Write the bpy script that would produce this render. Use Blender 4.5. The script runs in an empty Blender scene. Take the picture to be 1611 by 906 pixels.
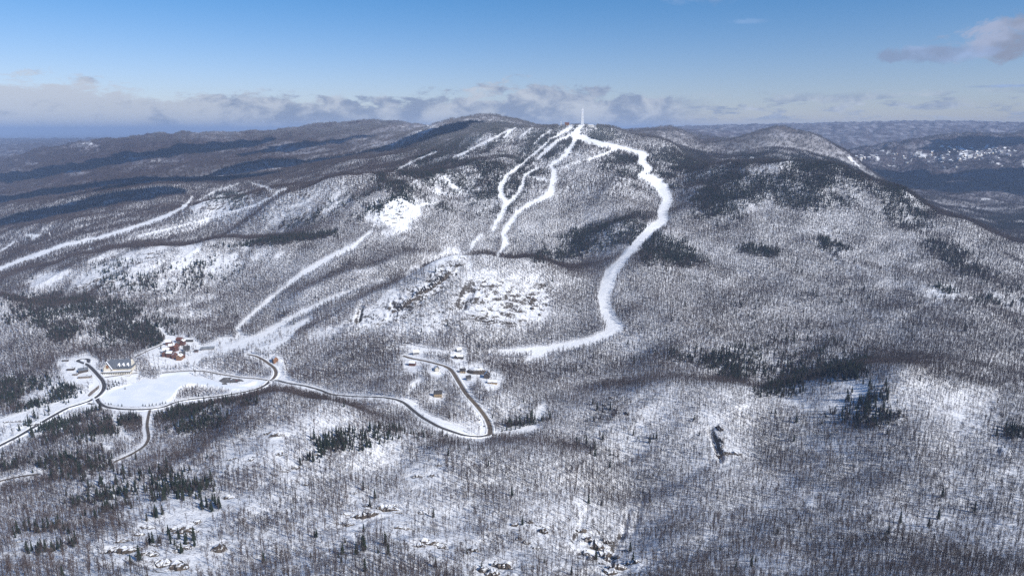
import bpy, math, random
import numpy as np
from mathutils import Vector

# ------------------------------------------------------------------ camera, sky, sun
S = bpy.context.scene
R = math.radians
CH = 600.0                      # drone altitude above the valley floor
PITCH = R(13.0)
W0, H0, F0 = 1611.0, 906.0, 1074.0
cam = bpy.data.cameras.new('camera'); cam.lens = 24; cam.sensor_width = 36
cam.clip_start = 5; cam.clip_end = 200000
co = bpy.data.objects.new('camera', cam); S.collection.objects.link(co)
co.location = (0, 0, CH); co.rotation_euler = (R(90) - PITCH, 0, 0)
S.camera = co

SUN_EL = 36.0
SUN_DIR = Vector((0.80, -0.60, 0)).normalized() * math.cos(R(SUN_EL)) + Vector((0, 0, math.sin(R(SUN_EL))))
sl = bpy.data.lights.new('sun', 'SUN'); sl.energy = 4.9; sl.angle = R(0.5); sl.color = (1.0, 0.955, 0.89)
so = bpy.data.objects.new('sun', sl); S.collection.objects.link(so)
so.rotation_euler = SUN_DIR.to_track_quat('Z', 'Y').to_euler(); so.location = (0, 0, 2000)
S.view_settings.view_transform = 'Standard'; S.view_settings.look = 'None'
S.view_settings.exposure = 0.18; S.view_settings.gamma = 1.0
S.cycles.use_denoising = False
S.cycles.max_bounces = 4; S.cycles.diffuse_bounces = 2; S.cycles.transparent_max_bounces = 6
S.cycles.volume_bounces = 0; S.cycles.glossy_bounces = 1; S.cycles.transmission_bounces = 1
S.cycles.use_adaptive_sampling = False


class NT:
    """small helper for node trees"""
    def __init__(s, nt): s.nt = nt; s.n = nt.nodes; s.l = nt.links
    def new(s, t, **k):
        o = s.n.new(t)
        for a, b in k.items(): setattr(o, a, b)
        return o
    def put(s, node, sock, v):
        i = node.inputs[sock]
        if hasattr(v, 'is_output') or isinstance(v, bpy.types.NodeSocket): s.l.new(v, i)
        else: i.default_value = v
    def math(s, op, a, b=0.0, c=0.0, clamp=False):
        o = s.new('ShaderNodeMath', operation=op, use_clamp=clamp)
        s.put(o, 0, a); s.put(o, 1, b); s.put(o, 2, c); return o.outputs[0]
    def mix(s, f, a, b):
        o = s.new('ShaderNodeMix', data_type='RGBA'); s.put(o, 0, f); s.put(o, 6, a); s.put(o, 7, b); return o.outputs[2]
    def ramp(s, v, lo, hi, a=0.0, b=1.0, smooth=True):
        o = s.new('ShaderNodeMapRange', interpolation_type='SMOOTHSTEP' if smooth else 'LINEAR')
        s.put(o, 0, v); s.put(o, 1, lo); s.put(o, 2, hi); s.put(o, 3, a); s.put(o, 4, b); return o.outputs[0]
    def noise(s, vec, scale, detail=3, rough=0.5, dist=0.0):
        o = s.new('ShaderNodeTexNoise'); s.put(o, 'Vector', vec); s.put(o, 'Scale', scale)
        s.put(o, 'Detail', detail); s.put(o, 'Roughness', rough); s.put(o, 'Distortion', dist); return o.outputs[0]
    def xyz(s, x, y, z):
        o = s.new('ShaderNodeCombineXYZ'); s.put(o, 0, x); s.put(o, 1, y); s.put(o, 2, z); return o.outputs[0]


def build_world():
    w = bpy.data.worlds.new('World'); S.world = w; w.use_nodes = True
    t = NT(w.node_tree); t.n.clear()
    out = t.new('ShaderNodeOutputWorld'); bg = t.new('ShaderNodeBackground'); bg.inputs[1].default_value = 0.095
    sky = t.new('ShaderNodeTexSky', sky_type='NISHITA', sun_disc=False)
    sky.sun_elevation = R(SUN_EL); sky.sun_rotation = math.atan2(SUN_DIR.x, SUN_DIR.y)
    sky.altitude = 600; sky.air_density = 1.15; sky.dust_density = 0.0; sky.ozone_density = 4.0
    tc = t.new('ShaderNodeTexCoord'); sp = t.new('ShaderNodeSeparateXYZ'); t.l.new(tc.outputs['Generated'], sp.inputs[0])
    x, y, z = sp.outputs
    az = t.math('ARCTAN2', x, y)                          # bearing, radians
    hd = t.math('SQRT', t.math('ADD', t.math('MULTIPLY', x, x), t.math('MULTIPLY', y, y)))
    el = t.math('ARCTAN2', z, hd)                         # elevation, radians
    azd = t.math('MULTIPLY', az, 180 / math.pi); eld = t.math('MULTIPLY', el, 180 / math.pi)
    tint = t.mix(t.ramp(eld, 16, 45), t.mix(t.ramp(eld, 2, 12.5), (0.76, 0.78, 1.02, 1), (0.33, 0.67, 0.97, 1)), (0.62, 0.80, 0.94, 1))
    cols = t.mix(1.0, sky.outputs[0], tint); cols.node.blend_type = 'MULTIPLY'
    # a band of low stratocumulus along the horizon: its top varies with the bearing
    v1 = t.xyz(azd, t.math('MULTIPLY', eld, 1.9), 3.7)
    v2 = t.xyz(azd, t.math('MULTIPLY', eld, 2.6), 11.3)
    big = t.noise(v1, 0.13, 2, 0.5)
    fine = t.noise(v2, 0.42, 8, 0.66, 0.25)
    fc = t.new('ShaderNodeFloatCurve')
    pts = [(0, .42), (.09, .46), (.165, .42), (.2, .34), (.27, .37), (.36, .33), (.42, .40), (.50, .42), (.58, .43), (.63, .38), (.68, .32), (.74, .30), (.85, .27), (1, .27)]
    cv = fc.mapping.curves[0]
    cv.points[0].location = pts[0]; cv.points[1].location = pts[-1]
    for p in pts[1:-1]: cv.points.new(*p)
    fc.mapping.update()
    t.put(fc, 'Value', t.ramp(azd, -45, 45, 0, 1, False))
    top = t.math('MULTIPLY', fc.outputs[0], 8.2)          # degrees
    h = t.math('DIVIDE', eld, top)                        # 0 horizon .. 1 top
    edge = t.math('ADD', t.math('MULTIPLY', t.math('SUBTRACT', fine, 0.5), 1.5), t.math('MULTIPLY', t.math('SUBTRACT', big, 0.5), 0.9))
    den = t.ramp(t.math('ADD', t.math('SUBTRACT', 1.0, h), edge), 0.04, 0.30)
    # thinner, broken streaks to the right
    right = t.ramp(azd, 11, 17)
    gap = t.ramp(t.noise(t.xyz(azd, t.math('MULTIPLY', eld, 4.5), 5.1), 0.33, 5, 0.6, 0.2), 0.47, 0.60)
    bandr = t.math('MULTIPLY', t.ramp(eld, 0.55, 1.0), t.ramp(eld, 3.1, 1.9))
    den = t.math('ADD', t.math('MULTIPLY', den, t.math('SUBTRACT', 1.0, right)), t.math('MULTIPLY', t.math('MULTIPLY', gap, bandr), t.math('MULTIPLY', right, 0.85)))
    lum = t.ramp(t.math('ADD', t.noise(t.xyz(azd, t.math('MULTIPLY', eld, 1.6), 20), 0.42, 6, 0.6, 0.3), t.math('MULTIPLY', t.ramp(azd, -12, -34), 0.17)), 0.38, 0.66)
    ccol = t.mix(lum, (2.5, 3.15, 4.5, 1), (5.3, 5.8, 6.6, 1))
    ccol = t.mix(t.math('MULTIPLY', t.ramp(eld, 1.4, -0.5), 0.55), ccol, (3.9, 4.6, 5.8, 1))
    cols = t.mix(t.math('MULTIPLY', den, 0.97), cols, ccol)
    # the single grey cloud up at the right, its ragged tail, and a faint one top centre
    def lump(cols, a0, e0, ra, re, tilt, seed, lo, hi, col, k=0.95):
        da = t.math('SUBTRACT', azd, a0); de = t.math('SUBTRACT', t.math('SUBTRACT', eld, e0), t.math('MULTIPLY', da, tilt))
        r2 = t.math('SQRT', t.math('ADD', t.math('POWER', t.math('ABSOLUTE', t.math('DIVIDE', da, ra)), 2.0), t.math('POWER', t.math('ABSOLUTE', t.math('DIVIDE', de, re)), 2.0)))
        n = t.noise(t.xyz(azd, t.math('MULTIPLY', eld, 1.7), seed), 0.55, 7, 0.62, 0.5)
        d = t.ramp(t.math('ADD', t.math('SUBTRACT', 1.0, r2), t.math('MULTIPLY', t.math('SUBTRACT', n, 0.5), 2.1)), lo, hi)
        n2 = t.ramp(t.math('ADD', t.noise(t.xyz(azd, t.math('MULTIPLY', eld, 1.4), seed + 4), 0.35, 5), t.math('MULTIPLY', de, 0.05)), 0.38, 0.62)
        return t.mix(t.math('MULTIPLY', d, k), cols, t.mix(n2, col, tuple(c * 1.45 for c in col[:3]) + (1,)))
    cols = lump(cols, 37.6, 6.5, 6.6, 1.6, 0.16, 31, -0.08, 0.40, (2.5, 2.9, 4.0, 1))
    cols = lump(cols, 30.6, 5.1, 4.2, 0.7, -0.02, 44, -0.05, 0.5, (2.3, 3.0, 4.6, 1), 0.8)
    cols = lump(cols, 34.8, 2.85, 3.4, 0.16, 0.0, 52, 0.0, 0.8, (2.4, 3.3, 5.2, 1), 0.8)
    cols = lump(cols, 13.4, 10.1, 4.2, 0.8, -0.03, 61, -0.1, 0.9, (2.7, 3.4, 5.0, 1), 0.40)
    cols = lump(cols, 18.0, 7.9, 2.2, 0.25, -0.03, 67, 0.1, 0.9, (2.3, 3.3, 5.2, 1), 0.3)
    t.l.new(cols, bg.inputs[0]); t.l.new(bg.outputs[0], out.inputs[0])
build_world()

# ------------------------------------------------------------------ numeric helpers
SP, CP = math.sin(PITCH), math.cos(PITCH)
RNG = np.random.default_rng(7)

def _hash(ix, iy, seed):
    h = (ix.astype(np.int64) * 374761393 + iy.astype(np.int64) * 668265263 + seed * 974634777) & 0xffffffff
    h = ((h ^ (h >> 13)) * 1274126177) & 0xffffffff
    h = (h ^ (h >> 16)) & 0xffff
    return h / 65535.0

def vnoise(x, y, seed=0):
    ix, iy = np.floor(x), np.floor(y); fx, fy = x - ix, y - iy
    ix = ix.astype(np.int64); iy = iy.astype(np.int64)
    ux, uy = fx * fx * fx * (fx * (fx * 6 - 15) + 10), fy * fy * fy * (fy * (fy * 6 - 15) + 10)
    a, b, c, d = _hash(ix, iy, seed), _hash(ix + 1, iy, seed), _hash(ix, iy + 1, seed), _hash(ix + 1, iy + 1, seed)
    return (a + (b - a) * ux) * (1 - uy) + (c + (d - c) * ux) * uy

def fbm(x, y, wl, octv=4, seed=0, gain=0.5):
    """-1..1 fractal noise; wl = longest wavelength in metres"""
    s = np.zeros_like(x); amp, tot = 1.0, 0.0
    for o in range(octv):
        c, sn = math.cos(0.6 * o + seed), math.sin(0.6 * o + seed)
        xx, yy = (x * c - y * sn) / wl, (x * sn + y * c) / wl
        s += amp * (vnoise(xx, yy, seed * 17 + o) * 2 - 1); tot += amp; amp *= gain; wl *= 0.5
    return s / tot

def sstep(v, a, b):
    t = np.clip((v - a) / (b - a), 0, 1); return t * t * (3 - 2 * t)

def to_pix(X, Y, Z):
    dz = Z - CH
    t = Y * CP - dz * SP; d = Y * SP + dz * CP
    t = np.maximum(t, 1.0)
    return W0 / 2 + F0 * X / t, H0 / 2 - F0 * d / t

def pix_slopes(px, py):
    """bearing a = X/Y and slope e = (Z-CH)/Y of the ray through a pixel"""
    u, v = (px - W0 / 2) / F0, (py - H0 / 2) / F0
    dY, dZ = CP - v * SP, -SP - v * CP
    return u / dY, dZ / dY

# ------------------------------------------------------------------ terrain heights
# surveyed ground points: columns of (distance north in metres, picture height it is seen at)
COLS = {
 -160: [(420,960),(700,850),(1000,745),(1250,690),(1600,640),(1950,560),(2200,500),(2500,520),(2900,455),(3200,430),(3700,400),(4500,355),(5500,330),(6800,300),(8500,275),(12000,245),(20000,222)],
 0:   [(420,985),(600,900),(800,830),(1050,760),(1220,700),(1400,655),(1650,600),(1900,530),(2120,468),(2300,485),(2550,455),(2900,428),(3150,412),(3600,385),(4200,345),(5000,318),(6300,290),(8000,262),(9500,250),(12000,232),(20000,219)],
 120: [(420,985),(600,900),(800,820),(1030,745),(1200,690),(1400,645),(1560,600),(1640,580),(1850,540),(2150,478),(2300,468),(2500,430),(2700,402),(2850,405),(3200,375),(3700,345),(4200,322),(5000,300),(6300,275),(8000,235),(9000,226),(10500,250),(20000,219)],
 230: [(420,985),(600,900),(800,815),(1000,745),(1150,700),(1300,665),(1440,630),(1540,608),(1680,572),(1900,530),(2150,478),(2400,425),(2650,386),(2900,385),(3150,362),(3600,332),(4000,310),(4800,285),(6200,258),(7800,222),(9000,213),(11000,235),(20000,219)],
 330: [(420,985),(600,905),(800,810),(1000,730),(1200,668),(1310,640),(1400,640),(1560,604),(1700,566),(1800,548),(2100,495),(2400,428),(2620,388),(2850,390),(3150,352),(3350,322),(3700,322),(4200,300),(5200,270),(6500,240),(8200,206),(9500,215),(20000,219)],
 430: [(420,985),(600,900),(800,805),(1000,715),(1150,650),(1250,618),(1400,625),(1560,596),(1720,552),(2000,510),(2300,440),(2560,378),(2800,385),(2950,352),(3100,318),(3300,300),(3600,312),(4200,285),(5200,256),(6500,228),(8000,206),(9500,214),(20000,218)],
 530: [(420,985),(600,900),(800,810),(1000,725),(1120,662),(1200,632),(1330,638),(1500,600),(1680,553),(1850,520),(2050,470),(2300,415),(2560,368),(2800,335),(3000,300),(3150,290),(3600,280),(4200,262),(5200,240),(6500,215),(8000,197),(9500,208),(20000,217)],
 620: [(420,985),(600,905),(800,815),(1000,740),(1100,690),(1170,668),(1260,650),(1400,612),(1540,580),(1680,548),(1850,502),(2050,452),(2180,430),(2400,390),(2650,345),(2850,310),(3100,286),(3400,272),(3900,256),(4500,240),(5500,215),(7000,197),(8500,193),(10500,206),(20000,216)],
 700: [(420,990),(600,912),(800,825),(950,752),(1060,705),(1130,692),(1230,665),(1400,615),(1560,572),(1680,545),(1850,490),(2000,440),(2130,413),(2300,425),(2500,395),(2700,350),(2950,312),(3200,275),(3500,255),(4000,232),(4600,204),(5200,190),(6000,200),(8000,208),(20000,215)],
 770: [(420,990),(600,918),(800,830),(950,760),(1050,712),(1130,698),(1230,680),(1400,612),(1580,575),(1700,548),(1850,495),(2000,445),(2150,413),(2280,428),(2450,415),(2650,370),(2900,318),(3150,280),(3400,250),(3700,222),(3950,204),(4300,204),(5200,181),(6000,195),(20000,214)],
 850: [(420,990),(600,920),(800,835),(950,765),(1060,715),(1150,695),(1260,668),(1450,610),(1600,578),(1700,553),(1850,510),(2050,450),(2220,411),(2380,418),(2550,395),(2800,340),(3050,295),(3300,260),(3600,222),(3850,200),(4050,201),(4600,205),(5300,198),(6500,206),(20000,213)],
 912: [(420,990),(600,925),(800,850),(950,778),(1080,722),(1200,688),(1300,645),(1450,612),(1600,575),(1720,543),(1900,495),(2100,450),(2280,425),(2450,410),(2700,362),(3000,302),(3250,262),(3500,228),(3700,205),(3820,195),(4050,199),(5000,214),(7000,214),(20000,210)],
 980: [(420,990),(600,930),(800,865),(980,782),(1120,722),(1220,672),(1320,628),(1450,602),(1600,570),(1750,525),(1950,475),(2150,430),(2350,400),(2600,358),(2900,312),(3150,278),(3400,250),(3650,222),(3830,207),(4050,214),(5000,216),(7000,214),(20000,207)],
 1050:[(420,990),(600,925),(800,850),(1000,765),(1150,695),(1250,645),(1330,608),(1420,594),(1600,555),(1800,502),(2050,450),(2300,405),(2600,360),(2900,320),(3150,286),(3400,255),(3600,235),(3780,226),(4000,238),(4800,222),(5400,212),(6200,220),(20000,202)],
 1130:[(420,985),(600,920),(800,845),(1000,750),(1150,685),(1250,635),(1330,606),(1450,595),(1600,555),(1800,508),(2050,455),(2300,405),(2550,360),(2800,310),(3000,280),(3150,262),(3400,262),(3800,268),(4800,240),(5600,236),(7000,218),(12000,208),(20000,200)],
 1220:[(420,985),(600,920),(800,835),(1000,750),(1150,688),(1250,640),(1330,612),(1430,600),(1600,560),(1800,512),(2050,455),(2300,402),(2550,350),(2750,305),(2950,262),(3100,252),(3300,258),(3800,285),(4500,245),(5400,212),(6200,222),(9000,232),(13000,208),(20000,199)],
 1320:[(420,985),(600,915),(800,830),(1000,735),(1150,665),(1250,612),(1320,588),(1450,582),(1620,545),(1850,495),(2100,442),(2350,390),(2600,335),(2800,285),(2950,264),(3100,270),(3500,305),(4500,265),(5300,238),(6000,262),(8000,242),(9000,244),(11500,226),(14000,197),(20000,199)],
 1420:[(420,985),(600,910),(800,820),(1000,715),(1150,635),(1240,585),(1320,572),(1480,560),(1650,525),(1900,472),(2150,425),(2400,375),(2600,335),(2780,302),(2900,306),(3300,340),(4200,320),(5200,300),(6200,285),(7500,258),(9000,228),(10800,236),(14000,195),(20000,199)],
 1520:[(420,985),(600,910),(800,815),(1000,705),(1150,632),(1250,595),(1350,578),(1550,540),(1750,495),(2000,450),(2250,405),(2450,368),(2600,350),(2750,362),(3300,380),(4200,345),(5200,312),(6200,285),(7500,245),(8800,214),(10500,226),(14000,197),(20000,199)],
 1620:[(420,985),(600,905),(800,808),(1000,695),(1150,632),(1270,603),(1400,582),(1600,540),(1800,498),(2050,450),(2300,408),(2450,388),(2600,392),(3200,392),(4200,350),(5200,315),(6200,282),(7500,240),(8700,211),(10500,222),(14000,197),(20000,199)],
 1780:[(420,985),(600,905),(800,805),(1000,700),(1150,640),(1300,605),(1450,575),(1700,530),(1950,490),(2200,455),(2450,440),(3200,400),(4200,352),(5200,315),(6200,280),(7500,235),(8700,212),(10500,205),(14000,197),(20000,199)],
}

def build_height():
    A, B, Z = [], [], []
    for px, rows in COLS.items():
        for (y, py) in rows:
            a, e = pix_slopes(float(px), float(py)); A.append(a); B.append(math.log(y)); Z.append(e)
    # far plain / beyond the frame
    for a in np.linspace(-1.0, 1.0, 9):
        for y in (32000, 60000, 90000): A.append(a); B.append(math.log(y)); Z.append(-420.0 / y)
    A, B, Z = map(np.array, (A, B, Z))
    n = len(A)
    ka, kb = 1.0, 0.8
    def kern(d2): return np.sqrt(d2 + 0.0006)
    D = (ka * (A[:, None] - A[None])) ** 2 + (kb * (B[:, None] - B[None])) ** 2
    K = kern(D) - 0.0
    M = np.zeros((n + 3, n + 3)); M[:n, :n] = -K - np.eye(n) * 0.004
    M[:n, n] = 1; M[:n, n + 1] = A; M[:n, n + 2] = B; M[n:, :n] = M[:n, n:].T
    w = np.linalg.solve(M, np.concatenate([Z, np.zeros(3)]))
    ca = np.linspace(-1.02, 1.02, 161); cb = np.linspace(math.log(380), math.log(95000), 300)
    GA, GB = np.meshgrid(ca, cb); E = np.zeros_like(GA)
    for i in range(0, GA.shape[0], 20):
        g1, g2 = GA[i:i + 20].ravel(), GB[i:i + 20].ravel()
        d = (ka * (g1[:, None] - A[None])) ** 2 + (kb * (g2[:, None] - B[None])) ** 2
        E[i:i + 20] = (-kern(d) @ w[:n] + w[n] + w[n + 1] * g1 + w[n + 2] * g2).reshape(-1, GA.shape[1])
    return ca, cb, E
CA, CB, CE = build_height()

def bil(G, ga, gb, a, b):
    """bilinear sample of G[row=b, col=a] on a regular (ga, gb) lattice"""
    fa = np.clip((a - ga[0]) / (ga[1] - ga[0]), 0, len(ga) - 1.001); fb = np.clip((b - gb[0]) / (gb[1] - gb[0]), 0, len(gb) - 1.001)
    i, j = fa.astype(int), fb.astype(int); u, v = fa - i, fb - j
    return (G[j, i] * (1 - u) + G[j, i + 1] * u) * (1 - v) + (G[j + 1, i] * (1 - u) + G[j + 1, i + 1] * u) * v

def smooth_bil(G, ga, gb, a, b):
    """bicubic (Catmull-Rom) version so facets of the coarse lattice never show"""
    fa = np.clip((a - ga[0]) / (ga[1] - ga[0]), 1, len(ga) - 2.001); fb = np.clip((b - gb[0]) / (gb[1] - gb[0]), 1, len(gb) - 2.001)
    i, j = fa.astype(int), fb.astype(int); u, v = fa - i, fb - j
    def w(t): return (((-0.5 * t + 1) * t - 0.5) * t, (1.5 * t - 2.5) * t * t + 1, ((-1.5 * t + 2) * t + 0.5) * t, (0.5 * t - 0.5) * t * t)
    wu, wv = w(u), w(v); s = 0
    ni, nj = len(ga) - 1, len(gb) - 1
    for m in range(4):
        r = 0
        jj = np.clip(j + m - 1, 0, nj)
        for k in range(4): r = r + wu[k] * G[jj, np.clip(i + k - 1, 0, ni)]
        s = s + wv[m] * r
    return s

# ------------------------------------------------------------------ land cover, drawn on the survey photograph
PW, PH = 1611, 906
YY, XX = np.mgrid[0:PH, 0:PW].astype(np.float32)

def poly_mask(pts):
    m = np.zeros((PH, PW), bool); P = np.array(pts, float)
    x0, x1 = int(max(0, P[:, 0].min() - 1)), int(min(PW, P[:, 0].max() + 2)); y0, y1 = int(max(0, P[:, 1].min() - 1)), int(min(PH, P[:, 1].max() + 2))
    xs, ys = XX[y0:y1, x0:x1], YY[y0:y1, x0:x1]; c = np.zeros(xs.shape, bool)
    for k in range(len(P)):
        (xa, ya), (xb, yb) = P[k], P[k - 1]
        if ya == yb: continue
        c ^= ((ya > ys) != (yb > ys)) & (xs < (xb - xa) * (ys - ya) / (yb - ya) + xa)
    m[y0:y1, x0:x1] = c
    return m

def line_mask(pts, m=None, rag=0.0):
    """pts (x, y, half width); signed 'inside' where distance < half width"""
    if m is None: m = np.full((PH, PW), -99.0, np.float32)
    for (xa, ya, ra), (xb, yb, rb) in zip(pts[:-1], pts[1:]):
        r = max(ra, rb) + 8
        x0, x1 = int(max(0, min(xa, xb) - r)), int(min(PW, max(xa, xb) + r)); y0, y1 = int(max(0, min(ya, yb) - r)), int(min(PH, max(ya, yb) + r))
        if x1 <= x0 or y1 <= y0: continue
        xs, ys = XX[y0:y1, x0:x1], YY[y0:y1, x0:x1]
        dx, dy = xb - xa, yb - ya; L = dx * dx + dy * dy + 1e-6
        t = np.clip(((xs - xa) * dx + (ys - ya) * dy) / L, 0, 1)
        d = ra + (rb - ra) * t - np.hypot(xs - xa - t * dx, ys - ya - t * dy)
        m[y0:y1, x0:x1] = np.maximum(m[y0:y1, x0:x1], d)
    return m

RUNS = {
 'main': [[(916,197,4),(908,207,6),(903,215,7),(925,222,7),(950,229,6),(985,236,5),(1000,240,5),(1012,246,8),(1010,256,8),(1022,268,6),(1006,277,4),(1026,284,10),(1036,291,12),(1044,300,12),(1051,316,10),(1042,335,10),(1044,349,9),(1026,362,8),(1008,378,9),(991,398,9),(978,415,9),(962,431,12),(956,450,13),(950,470,12),(953,490,12),(963,510,13),(973,517,10),(955,527,9),(930,537,8),(895,545,7),(850,551,6),(800,554,5),(770,554,3)],
          [(872,547,6),(848,560,6),(828,569,4)]],
 'middle': [[(911,210,4),(902,226,5),(892,243,5),(876,256,3),(866,262,4),(872,272,6),(870,289,7),(867,305,7),(850,317,6),(832,323,4),(816,335,5),(803,352,6),(793,368,6),(796,385,7),(783,404,4)]],
 'west': [[(900,213,3),(875,224,4),(862,236,5),(846,250,4)], [(893,203,4),(880,214,2.5),(866,220,2),(849,236,3),(829,253,3),(813,266,4),(799,276,4),(788,292,6),(788,312,6),(799,319,6),(788,342,6),(776,362,4)],
          [(846,266,2),(826,277,4),(822,292,4),(813,309,4),(799,320,5)], [(758,370,2),(746,382,4),(740,397,3),(730,402,2)], [(832,278,3),(845,282,3),(860,287,3)]],
 'cross': [[(971,236,4),(945,246,3),(925,252,2)], [(912,256,1.5),(879,266,1.2)]],
 'upper': [[(839,201,2),(828,209,2.5),(817,219,2)], [(812,202,2),(802,210,2),(793,218,2)], [(803,206,2),(788,212,2),(773,221,2.5),(743,236,3),(713,249,2)], [(869,206,2.5),(855,214,3),(842,226,2.5)], [(899,201,4),(890,208,3),(882,213,2)], [(735,247,1.5),(722,252,1.5)]],
 'far': [[(687,240,2),(660,251,3),(637,262,3.2),(619,272,2)]],
 'valley': [[(585,366,4),(572,376,4),(556,390,6),(520,406,6),(480,430,5),(440,460,4),(400,495,4),(372,520,5)], [(690,320,2.5),(664,324,4),(645,330,6)]],
 'lower': [[(612,440,1.5),(567,452,2),(520,472,4),(470,497,5),(430,519,6),(400,536,8),(378,545,9)]],
 'long': [[(-12,430,5),(0,425,5),(30,412,5),(70,398,6),(100,388,5),(150,377,5),(200,363,5),(250,346,5),(280,333,5),(295,322,4),(303,311,3)]],
 'second': [[(215,374,2),(260,363,2.5),(328,347,2.5),(360,336,2),(397,326,2.5),(430,310,3),(438,303,4),(452,299,3)], [(430,301,3.5),(418,297,3.5),(404,292,2.5),(396,290,2)], [(250,350,1.2),(300,325,1.2),(340,300,1.3),(378,290,1.2)]],
 'hill': [[(0,397,3),(12,390,3),(22,382,2)], [(40,372,3),(62,371,3),(50,378,3)]],
}
RUN_LABEL = {
 'main': 'widest white ski run winding from the tower summit down the right side to the valley floor',
 'middle': 'white ski run below the summit tower that ends just behind the brown ridge of the rocky dome',
 'west': 'branching white ski runs left of the central one, joining halfway down the mountain',
 'cross': 'thin white cross trail leading left off the widest run just below the summit',
 'upper': 'short narrow white ski runs along the upper left shoulder of the summit',
 'far': 'lone thin white run on the shoulder left of the summit hill',
 'valley': 'straight pale ski run slanting down to the red roofed village from the snowfield',
 'lower': 'faint white ski run slanting down right of the one to the village, beside the rocky dome',
 'long': 'long white ski run crossing the far left valley to the left edge of the photo',
 'second': 'thin white run around the foot of the round snowy hill at left',
 'hill': 'little white clearings on the far left knoll',
}
RUNMASK = {k: None for k in RUNS}
for k, v in RUNS.items():
    m = None
    for l in v: m = line_mask([(x, y, max(r * (.78 if y < 400 and k != 'main' else .84) - .2, min(r, 1.9))) for x, y, r in l], m)
    RUNMASK[k] = m

LAKE = [(160,622),(176,611),(196,607),(214,602),(226,597),(246,597),(258,588),(300,582),(296,591),(318,593),(345,602),(372,608),(392,604),(404,600),(420,600),(402,608),(372,613),(330,608),(300,606),(284,612),(272,626),(264,634),(225,639),(185,638),(166,633)]

OPEN = [
 [(300,560),(345,552),(366,538),(376,520),(386,530),(425,528),(462,512),(498,496),(470,522),(448,545),(420,556),(370,556),(330,562)],  # clean, open snow polygons in the village and clearings
 [(118,560),(140,556),(158,570),(148,582),(170,600),(165,625),(150,640),(120,645),(80,655),(40,680),(0,700),(0,660),(60,640),(120,626),(140,610),(150,600),(120,598),(112,585),(104,572)],
 [(160,590),(205,585),(225,590),(215,600),(175,608)],
 [(225,560),(245,548),(262,535),(250,520),(232,508),(245,512),(268,528),(300,532),(320,545),(345,532),(365,530),(395,540),(440,548),(430,556),(380,553),(340,555),(310,560),(296,575),(240,582)],
 [(300,560),(330,556),(320,566),(306,580),(298,582)],
 [(330,590),(370,592),(420,596),(436,604),(400,614),(350,606)],
 [(425,560),(445,562),(450,585),(460,600),(500,612),(440,606),(432,585)],
 [(600,549),(640,544),(690,550),(722,557),(700,561),(650,554)],[(650,600),(668,592),(664,604),(652,616),(640,622)],
 [(634,624),(652,633),(674,652),(702,664),(740,672),(768,676),(760,684),(726,682),(690,670),(660,652)],
 [(706,590),(724,600),(760,650),(770,684),(762,672),(748,650),(718,612)],
 [(732,574),(760,572),(772,584),(762,590),(745,592),(722,590)],[(770,586),(790,590),(798,602),(776,607),(752,603),(756,594)],
 [(770,680),(800,676),(842,668),(858,676),(830,684),(780,688)],
 [(840,662),(850,640),(856,632),(862,640),(850,668)],
 [(176,652),(190,648),(186,664),(200,684),(215,694),(206,700),(190,684),(178,668)],
 [(222,648),(242,648),(242,688),(226,690)],
 [(160,700),(180,704),(182,714),(166,712)],
 [(590,345),(612,318),(632,312),(650,324),(655,338),(640,352),(648,362),(628,368),(612,356)],
 [(694,280),(702,276),(712,290),(726,296),(730,304),(720,304),(708,292)],
 [(1180,248),(1188,247),(1188,250),(1180,251)],[(1220,251),(1240,250),(1254,254),(1240,255)],
 [(1527,311),(1560,313),(1560,315),(1527,313)],
 [(1338,608),(1352,604),(1366,610),(1368,618),(1352,634),(1336,628),(1344,620)],
 [(1236,628),(1262,632),(1284,648),(1262,640),(1244,640)],
 [(1274,658),(1282,664),(1278,672)],
 [(1486,652),(1512,650),(1524,656),(1500,660)],[(1264,790),(1280,786),(1286,800),(1270,806)],[(1572,700),(1590,702),(1592,710),(1576,708)],
]
# soft fields: (cx, cy, rx, ry, tilt deg, amount)
THIN = [  # where the wood is thinner / more snow shows
 (620,340,45,30,-20,.8),(480,335,75,16,-20,.75),(350,320,45,22,-10,.85),(200,425,80,30,-10,1.0),(320,410,90,25,-8,.8),(270,470,110,40,0,.5),(90,440,50,14,-8,.9),(240,400,40,12,-10,1.0),(420,400,40,12,-10,.8),(110,440,70,20,-8,.6),
 (655,452,90,26,-38,1.0),(790,475,75,38,10,.95),(600,500,60,20,-20,.9),(560,520,90,18,-10,.6),(650,510,80,28,0,.5),(710,420,30,12,0,.6),(820,450,60,28,0,.4),
 (130,620,130,50,0,.5),(60,650,80,40,-25,.7),(450,700,90,45,-20,.7),(480,760,160,60,-10,.5),(240,780,120,60,-5,.65),(200,850,220,60,0,.5),(600,830,200,60,0,.55),(900,850,120,60,0,.6),
 (1000,680,60,70,20,.6),(1120,690,70,50,20,.6),(1340,630,60,40,0,.7),(1500,660,120,40,5,.5),(1280,790,120,60,0,.35),(1180,860,160,40,0,.4),(1500,850,160,60,0,.3),(1300,720,200,60,0,.2),
 (1260,370,130,30,15,.34),(1420,360,70,28,35,.32),(1180,345,60,14,10,.2),(1350,420,160,40,10,.35),(1470,465,40,20,0,.5),(740,640,60,40,0,.35),(700,300,30,18,35,.5),
 (955,330,60,16,-15,.3),(900,450,60,30,0,.3),(1560,470,80,20,5,.4),(1130,430,60,30,0,.25),
]
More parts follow.
